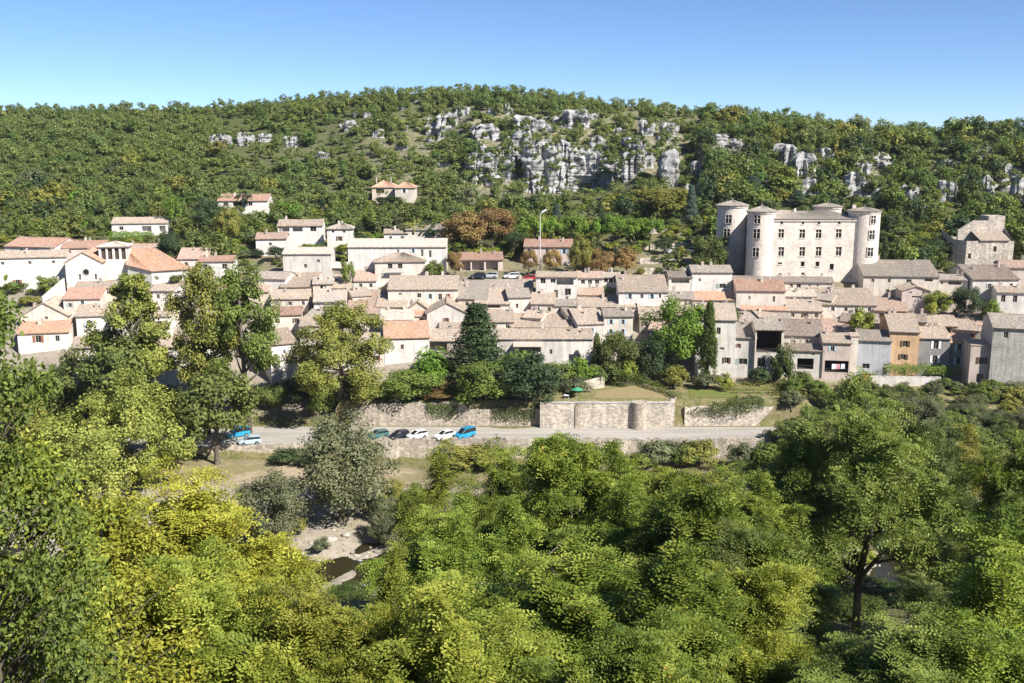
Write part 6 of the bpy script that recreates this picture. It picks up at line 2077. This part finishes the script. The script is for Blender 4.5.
# bushes of the river bank, right
rb = random.Random(21)
BK = [('willow', 'grey'), ('bush', 'olive'), ('bush', 'green'), ('broadleaf', 'oak'), ('bush', 'oak'), ('broadleaf', 'green'), ('bush', 'grey')]
names = {'olive': 'yellowish olive', 'green': 'fresh green', 'oak': 'dark green', 'grey': 'greyish'}
cnt = {}
for i in range(230):
    px = rb.uniform(790, 1100); Y = 210 - 46 * rb.random() ** 1.5
    if Y > 205 and rb.random() < .4:
        continue
    X = at(px, 420, Y)[0]; zg = float(ground(X, Y))
    kd, pal = rb.choice(BK)
    h = rb.uniform(2.0, 4.2) if kd == 'bush' else rb.uniform(4, 7)
    if Y > 204:
        kd = 'bush'; h = rb.uniform(1.2, 2.2)
    elif Y > 192:
        h = min(h, 3.6)
    top = proj(X, Y, zg + h)[1]
    wpx = (h * rb.uniform(1.0, 1.5)) / mpp(px, top, Y)
    reg = 'under the front houses' if Y > 185 else ('half way down the right bank' if Y > 170 else 'near the water on the right bank')
    l_ = f'{names[pal]} {"shrub" if kd == "bush" else "bushy tree"} {reg}'
    T(kd, 'riverside_shrub' if kd == 'bush' else 'riverside_tree', 'bush' if kd == 'bush' else 'tree', l_, px, top, Y, wpx, pal, group=l_ + 's')
for px, base, w, h_, pal, lab in ((655, 466, 34, 24, 'grey', 'straw-grey bush below the buttress of the river wall'), (700, 466, 40, 26, 'olive', 'loose bush right of the straw-grey one under the river wall'), (682, 468, 24, 20, 'green', 'green bush between the two loose ones under the river wall'),
                                  (742, 470, 30, 26, 'grey', 'pale feathery bush under the right end of the river wall'), (590, 470, 30, 20, 'olive', 'olive bush below the bastion on the shingle'), (322, 552, 18, 14, 'grey', 'tuft of willow scrub beside the brown pool'),
                                  (300, 534, 14, 16, 'olive', 'small spiky shrub left of the boulders'), (352, 470, 26, 14, 'olive', 'low shrub at the foot of the round buttress'), (770, 474, 40, 30, 'green', 'green bush before the right end of the road'), (800, 470, 40, 44, 'oak', 'dark tree closing the right end of the road'),
                                  (285, 463, 30, 14, 'dark', 'dark bush against the low parking wall'), (312, 466, 26, 16, 'dark', 'dark bush right of its twin by the parking wall'), (640, 470, 26, 16, 'green', 'low green bush below the round buttress'), (480, 466, 60, 18, 'olive', 'bushes under the wall below the parked cars')):
    T('bush', 'bush', 'bush', lab, px, base - h_, None, w, pal, None, base, 'bushes by the river')

# ------------------------------------------------------------------ the wooded hillside
cand = []
rh = random.Random(77)
occ = [(h[0], h[1], h[2], h[3], h[4]) for h in HOUSES]
py = 84.0
while py < 270:
    step = 3.9 + max(0, py - 110) * .014
    py += step
    px = -190.0
    while px < 1215:
        px += rh.uniform(6.6, 11.5)
        q = py + rh.uniform(-2.2, 2.2)
        s = sky_y(px) + 5
        if q < s:
            continue
        dens = 1.0
        if 205 < px < 700 and 122 < q < 205:
            dens = .72
        if 400 < px < 640 and 112 < q < 150:
            dens = .7
        if q > 200:
            dens = .62
        if q > 232 and (-10 < px < 1010):
            dens = .35
        if q > 248 and px < 860:
            dens = .12
        if 640 < px < 900 and q > 205:
            dens *= .55
        if rh.random() > dens:
            continue
        X, Y, z = hit(px, q)
        if Y > 548 or Y < 232:
            continue
        big = (px > 690)
        h = rh.uniform(3.6, 7.4) * (1.2 if big else 1.0) * (1 + .32 * mnoise.noise(Vector((X * .045, Y * .045, 9))))
        if q < s + 11:
            h = rh.uniform(3.4, 4.8)
        w = h * rh.uniform(.75, 1.12)
        scrub = False
        if 205 < px < 700 and 118 < q < 200 and rh.random() < .55:
            h *= .48; scrub = True
        kpx = mpp(px, q, Y)
        hw, tp_ = w / kpx / 2, q - h / kpx * .97
        bad = False
        for (a, b_, t, bt, yh) in occ:
            if a - hw * .6 < px < b_ + hw * .6 and tp_ < bt - 1 and q > t - 1 and Y < yh + 12 and Y > yh - 30:
                if Y < yh + 1 or q < bt:
                    bad = True; break
        if bad:
            continue
        for (a, b_, t, bt, yr) in ROCKS:
            if a - hw * .35 < px < b_ + hw * .35 and Y < yr + 12 and tp_ < bt - 3 and q > t + 3 and rh.random() < (.55 if scrub else .86):
                bad = True; break
        if bad:
            continue
        cand.append((h * w / Y ** 2, px, q, X, Y, z, h, w, scrub))
cand.sort(reverse=True)
inview = [c for c in cand if -10 < c[1] < 1034]
chosen = set(id(c) for c in inview[:285])


def place_words(px, q):
    col = next(w for lim, w in ((80, 'above the far left houses'), (150, 'above the church'), (215, 'above the pink-roofed houses right of the church'), (275, 'round the remote red-roofed house'), (350, 'above the veranda house'), (425, 'round the orange-roofed villa'),
                                (470, 'left of the grey cliff'), (545, 'at the left half of the grey cliff'), (620, 'at the right half of the grey cliff'), (690, 'above the pine row and terrace walls'), (750, 'left of the castle'), (815, 'behind the castle roof'),
                                (885, 'behind the right castle tower'), (950, 'between the castle and the ruined tower house'), (2000, 'above the ruined tower house')) if px < lim)
    s = sky_y(px)
    t = (q - s) / (262 - s)
    row = 'on the skyline' if t < .12 else ('high on the slope' if t < .35 else ('half way up' if t < .6 else ('low on the slope' if t < .8 else 'among the upper gardens')))
    return f'{row} {col}'


PNAME = {'oak': 'dark olive-green oak', 'green': 'mid green tree', 'dark': 'deep green evergreen', 'olive': 'yellowish olive tree', 'grey': 'greyish green tree', 'bright': 'bright green tree', 'blue': 'bluish green tree', 'rust': 'brownish dry tree', 'lime': 'yellow-green tree', 'ash': 'soft green tree'}
left_pal = ['green', 'green', 'olive', 'oak', 'green', 'olive', 'oak', 'dark', 'bright', 'grey', 'ash']
mid_pal = ['olive', 'oak', 'green', 'grey', 'green', 'olive', 'oak', 'ash', 'dark']
right_pal = ['oak', 'dark', 'green', 'oak', 'dark', 'oak', 'olive', 'green']
HP = {'green': 'hgreen', 'oak': 'hoak'}
# bushes rooted on the ledges of the rocks
from mathutils.bvhtree import BVHTree
ledge = []
for o in [o for o in COL.objects if o.name.startswith(('limestone_cliff', 'rock_outcrop'))]:
    me = o.data
    bv = BVHTree.FromPolygons([v.co[:] for v in me.vertices], [p.vertices[:] for p in me.polygons])
    xs = [v.co.x for v in me.vertices]; zs = [v.co.z for v in me.vertices]
    n_ = 150 if o.name.startswith('limestone') else 14
    for i in range(n_):
        tgt = Vector((rh.uniform(min(xs), max(xs)), 0, rh.uniform(0, max(zs)))) + o.location
        org = Vector((0, 0, CZ)) - o.location
        h_ = bv.ray_cast(org, (tgt - o.location - org).normalized())
        if h_[0] is not None and h_[1].z > .12:
            p = h_[0] + o.location
            s_ = rh.uniform(.8, 2.6)
            ledge.append((0, 0, 0, p.x, p.y + .3, p.z, s_, s_ * rh.uniform(.9, 1.6), True))
allV, allQ, allT, allH, off = [], [], [], [], 0
protos = {}
for kd in ('hill', 'scrub'):
    for i, (crown, trunk, H_, W_) in enumerate(KIND[kd]):
        v = np.empty(len(crown.vertices) * 3, np.float32); crown.vertices.foreach_get('co', v)
        t = np.empty(len(crown.polygons), np.float32); crown.attributes['tint'].data.foreach_get('value', t)
        protos[kd, i] = (v.reshape(-1, 3), t, H_, W_)
for c in cand + ledge:
    _, px, q, X, Y, z, h, w, scrub = c
    kd = 'scrub' if scrub else 'hill'
    i = rh.randrange(len(KIND[kd]))
    rz = rh.random() * 6.28
    if id(c) in chosen and not scrub:
        pal = rh.choice(right_pal if px > 690 else (mid_pal if px > 330 else left_pal))
        crown, trunk, H_, W_ = KIND[kd][i]
        lab = f'{"large" if w * h > 34 else "middling"} {PNAME[pal]} {place_words(px, q)}'
        o = bpy.data.objects.new('hillside_tree', crown)
        link(o); o.location = (X, Y, z - .25); o.rotation_euler = (0, 0, rz); o.scale = (w / W_, w / W_, h / H_)
        o.material_slots[0].link = 'OBJECT'; o.material_slots[0].material = leaf(pal)
        tag(o, lab, 'tree', lab + ' (wood)')
    else:
        V, t, H_, W_ = protos[kd, i]
        c_, s_ = cos(rz), sin(rz)
        k_ = w / W_
        P = np.stack([(V[:, 0] * c_ - V[:, 1] * s_) * k_ + X, (V[:, 0] * s_ + V[:, 1] * c_) * k_ + Y, V[:, 2] * h / H_ + z - .25], 1)
        allV.append(P); allT.append(t)
        hue = (rh.gauss(.5, .15) if px < 690 else rh.gauss(.36, .15)) + .22 * mnoise.noise(Vector((X * .03, Y * .03, 4)))
        allH.append(np.full(len(t), min(.74, max(0, hue))))
V = np.concatenate(allV); t = np.concatenate(allT); hh = np.concatenate(allH)
me = np_mesh('hillside_woodland', V, np.arange(len(V)).reshape(-1, 4), leaf_mat('wood', ((.080, .100, .035), (.185, .232, .078), (.285, .335, .120), (.32, .32, .15)), .42, True), {'tint': t, 'hue': hh})
tag(link(bpy.data.objects.new('hillside_woodland', me)), 'mass of oaks and scrub covering the hill', 'woodland', None, 'stuff')
print('hill trees', len(cand), 'in view', len(inview), 'merged', len(allT), 'quads', len(t))

# ------------------------------------------------------------------ foreground: the slope below the viewer
FG = 'trees on the slope below the viewpoint'
def FT(kd, label, px, top, Y, wpx, pal, v=None, rz=None, trans=.28):
    if kd in ('locust', 'spread'):
        wpx *= .9
    return T(kd, 'locust_tree' if kd in ('locust', 'spread') else 'broadleaf_tree', 'tree', label, px, top, Y, wpx, pal, v, group=FG, rz=rz, trans=trans)


FT('broad', 'tall broad-leaved tree climbing the left edge of the picture', -46, 252, 20, 235, 'green', 0)
FT('broad', 'broad-leaved tree with lighter leaves in the lower left corner', 20, 455, 22, 230, 'lime', 1)
FT('broad', 'leafy yellowish sapling right of the corner tree', 105, 505, 27, 190, 'yellow', 0)
FT('locust', 'yellowing locust tree, the brightest of the slope, left of the pool', 192, 494, 40, 230, 'yellow', 0)
FT('locust', 'lime green locust filling the bottom left beneath the yellowing one', 165, 566, 30, 270, 'lime', 1)
FT('locust', 'pale green locust just right of the pool', 398, 556, 33, 140, 'lime', 2)
FT('locust', 'tall pale locust reaching up to the wall below the parked cars', 442, 452, 84, 128, 'lime', 3)
FT('locust', 'feathery locust whose top reaches the foot of the bastion', 566, 440, 66, 165, 'fore', 1)
FT('locust', 'dense green locust in the middle, below the feathery one', 505, 505, 55, 170, 'fore', 2)
FT('locust', 'locust with reddish touches left of the middle', 425, 520, 50, 140, 'fore', 0)
FT('locust', 'dark leaved locust right of the feathery one', 632, 482, 60, 150, 'fore', 3)
FT('locust', 'locust with gold leaf tips under the right end of the river wall', 706, 468, 56, 170, 'fore', 0)
FT('spread', 'big dark spreading locust with its bare forked trunk showing, at the right', 872, 392, 74, 200, 'green', 0)
FT('locust', 'smaller dark locust leaning out left of the big spreading one', 802, 434, 78, 110, 'green', 1)
FT('locust', 'olive locust right of the big spreading one', 968, 432, 100, 120, 'olive', 2)
FT('locust', 'dusty locust at the right edge with orange touches', 1030, 452, 80, 130, 'fore', 1)
FT('locust', 'bright locust at the bottom, left of the middle', 440, 590, 30, 290, 'lime', 3)
FT('locust', 'green locust at the bottom, in the middle', 560, 572, 38, 250, 'fore', 0)
FT('locust', 'green locust at the bottom, right of the middle', 690, 556, 36, 280, 'fore', 2)
FT('locust', 'yellow-green locust bottom right under the big spreading one', 762, 572, 40, 170, 'lime', 1)
FT('locust', 'dark locust in the lower right corner', 1010, 560, 34, 260, 'fore', 3)
FT('locust', 'low locust in the shade below the big spreading one', 900, 640, 32, 220, 'green', 0)
FT('locust', 'lime locust against the bottom edge, below the pool', 330, 600, 30, 190, 'lime', 0)
FT('locust', 'low locust against the bottom edge, right of the middle', 640, 640, 26, 260, 'fore', 1)
FT('locust', 'locust just outside the left edge, low on the slope', -80, 470, 42, 260, 'fore', 2)
FT('locust', 'locust just outside the right edge, low on the slope', 1110, 470, 46, 260, 'fore', 0)
FT('locust', 'locust low on the slope behind the yellowing one', 130, 505, 60, 150, 'fore', 3)

FT('locust', 'locust filling the gap between the tall pale one and the feathery one', 505, 458, 92, 110, 'fore', 0)
FT('locust', 'olive locust behind the dark leaved one, below the bastion', 620, 462, 96, 110, 'olive', 2)
FT('locust', 'pale green locust before the straw-grey bush of the far bank', 672, 476, 84, 120, 'lime', 1)
FT('locust', 'green locust between the gold-tipped one and the leaning dark one', 762, 480, 70, 150, 'fore', 2)
FT('locust', 'deep green locust behind the big spreading one, at its left', 840, 420, 100, 120, 'oak', 0)
FT('locust', 'deep green locust behind the big spreading one, at its right', 925, 428, 96, 110, 'oak', 1)
FT('locust', 'olive locust low in front of the water at the right', 985, 530, 74, 120, 'fore', 3)
FT('locust', 'green locust low beneath the big spreading one, left', 805, 590, 56, 120, 'green', 1)
FT('locust', 'green locust low beneath the big spreading one, right', 948, 585, 56, 110, 'oak', 0)
FT('locust', 'dark locust low before the water, far right', 1010, 500, 66, 150, 'green', 2)
FT('locust', 'green locust low in the shade, right of the middle', 740, 530, 50, 160, 'oak', 3)

for px, top, Y, w, lab in ((826, 590, 104, 60, 'dark shrub in the shade left of the bare trunk'), (884, 586, 108, 70, 'dark shrub in the shade right of the bare trunk'), (855, 600, 96, 60, 'dark shrub in the shade just behind the bare trunk'), (925, 578, 112, 60, 'dark shrub in the shade well right of the bare trunk'),
                            (352, 590, 116, 50, 'green shrub on the near bank of the pool')):
    T('dense', 'shrub', 'bush', lab, px, top, Y, w, 'ivy', None, group='shrubs on the near bank')

# undergrowth of the slope
r = np.random.default_rng(91)
n = 80000
Yq = 9 + 116 * r.random(n) ** .8
Xq = (r.random(n) * 2 - 1) * (18 + Yq * .75)
keep = np.sin(Xq * .35 + 1) + np.sin(Yq * .41) + np.sin(Xq * .13 - Yq * .17) > -1.1
Xq, Yq = Xq[keep], Yq[keep]
n = len(Xq)
hh = .15 + 1.0 * r.random(n) ** 2 * (1 + .7 * np.sin(Xq * .6) * np.sin(Yq * .5))
c = np.stack([Xq, Yq, ground(Xq, Yq) + hh], 1)
nn = unit(np.array([0, -.3, .8]) + r.normal(size=(n, 3)) * .6)
V, Q = rhombs(c, nn, r.uniform(.18, .42, n), r.uniform(.08, .2, n), r)
me = np_mesh('undergrowth', V, Q, leaf('oak'), {'tint': r.random(n)})
tag(link(bpy.data.objects.new('undergrowth', me)), 'low brambles and weeds on the slope below the viewpoint', 'undergrowth', None, 'stuff')
# grass tufts on the river flat
n = 30000
Yq = r.uniform(146, 186, n); Xq = (r.random(n) * 2 - 1) * 110
f_ = np.sin(Xq * .21 + 2) * np.sin(Yq * .37) + .6 * np.sin(Xq * .07 + Yq * .11)
keep = f_ > r.normal(.35, .25, n)
Xq, Yq = Xq[keep], Yq[keep]; n = len(Xq)
c = np.stack([Xq, Yq, ground(Xq, Yq) + .12], 1)
nn = unit(r.normal(size=(n, 3)) * np.array([1, 1, .3]))
V, Q = rhombs(c, nn, r.uniform(.3, .7, n), r.uniform(.08, .16, n), r, along=np.array([0, 0, 1.0]) + r.normal(size=(n, 3)) * .4)
me = np_mesh('grass', V, Q, leaf('olive'), {'tint': r.random(n)})
tag(link(bpy.data.objects.new('grass', me)), 'tufts of dry grass on the river flat', 'grass', None, 'stuff')

# ------------------------------------------------------------------ sky, sun, camera
W = bpy.data.worlds.new('World')
SC.world = W
W.use_nodes = True
nt = W.node_tree
bg = nt.nodes['Background']
sk = nt.nodes.new('ShaderNodeTexSky')
sk.sky_type = 'NISHITA'
SUN_EL, SUN_AZ = R(41), math.atan2(.755, -.655)   # clockwise from +Y
sk.sun_disc = False
sk.sun_elevation = SUN_EL
sk.sun_rotation = SUN_AZ
sk.air_density, sk.dust_density, sk.ozone_density, sk.altitude = .85, 0.0, 6.0, 3000
nt.links.new(sk.outputs[0], bg.inputs['Color'])
bg.inputs['Strength'].default_value = .073
ld = bpy.data.lights.new('sun', 'SUN')
ld.energy = 4.6
ld.angle = R(.53)
ld.color = (1.0, .945, .86)
so = link(bpy.data.objects.new('sun', ld))
d = Vector((sin(SUN_AZ) * cos(SUN_EL), cos(SUN_AZ) * cos(SUN_EL), sin(SUN_EL)))
so.rotation_euler = d.to_track_quat('Z', 'Y').to_euler()
so.location = (60, -60, 120)
cd = bpy.data.cameras.new('camera')
cd.sensor_width = 36
cd.lens = F / 1024 * 36
cd.clip_start, cd.clip_end = .5, 6000
co = link(bpy.data.objects.new('camera', cd))
co.location = (0, 0, CZ)
co.rotation_euler = (pi / 2 - PIT, 0, 0)
SC.camera = co
HAZE = True
if HAZE:
    m, nt, out = nodes('haze_air')
    pv = nt.nodes.new('ShaderNodeVolumePrincipled')
    pv.inputs['Color'].default_value = (.86, .92, 1, 1)
    pv.inputs['Density'].default_value = .00006
    pv.inputs['Anisotropy'].default_value = .2
    nt.links.new(pv.outputs[0], out.inputs['Volume'])
    tag(MB().box(-960, 960, -960, 1960, -40, 112).build('haze', m), 'thin blue air between the viewpoint and the hill', 'haze', None, 'stuff')
SC.view_settings.view_transform = 'Standard'
SC.view_settings.look = 'None'
SC.view_settings.exposure = 1.04
SC.view_settings.gamma = 1
SC.view_settings.use_curve_mapping = False
SC.cycles.use_denoising = True
SC.cycles.max_bounces = 7
SC.cycles.diffuse_bounces = 3
SC.cycles.transmission_bounces = 4
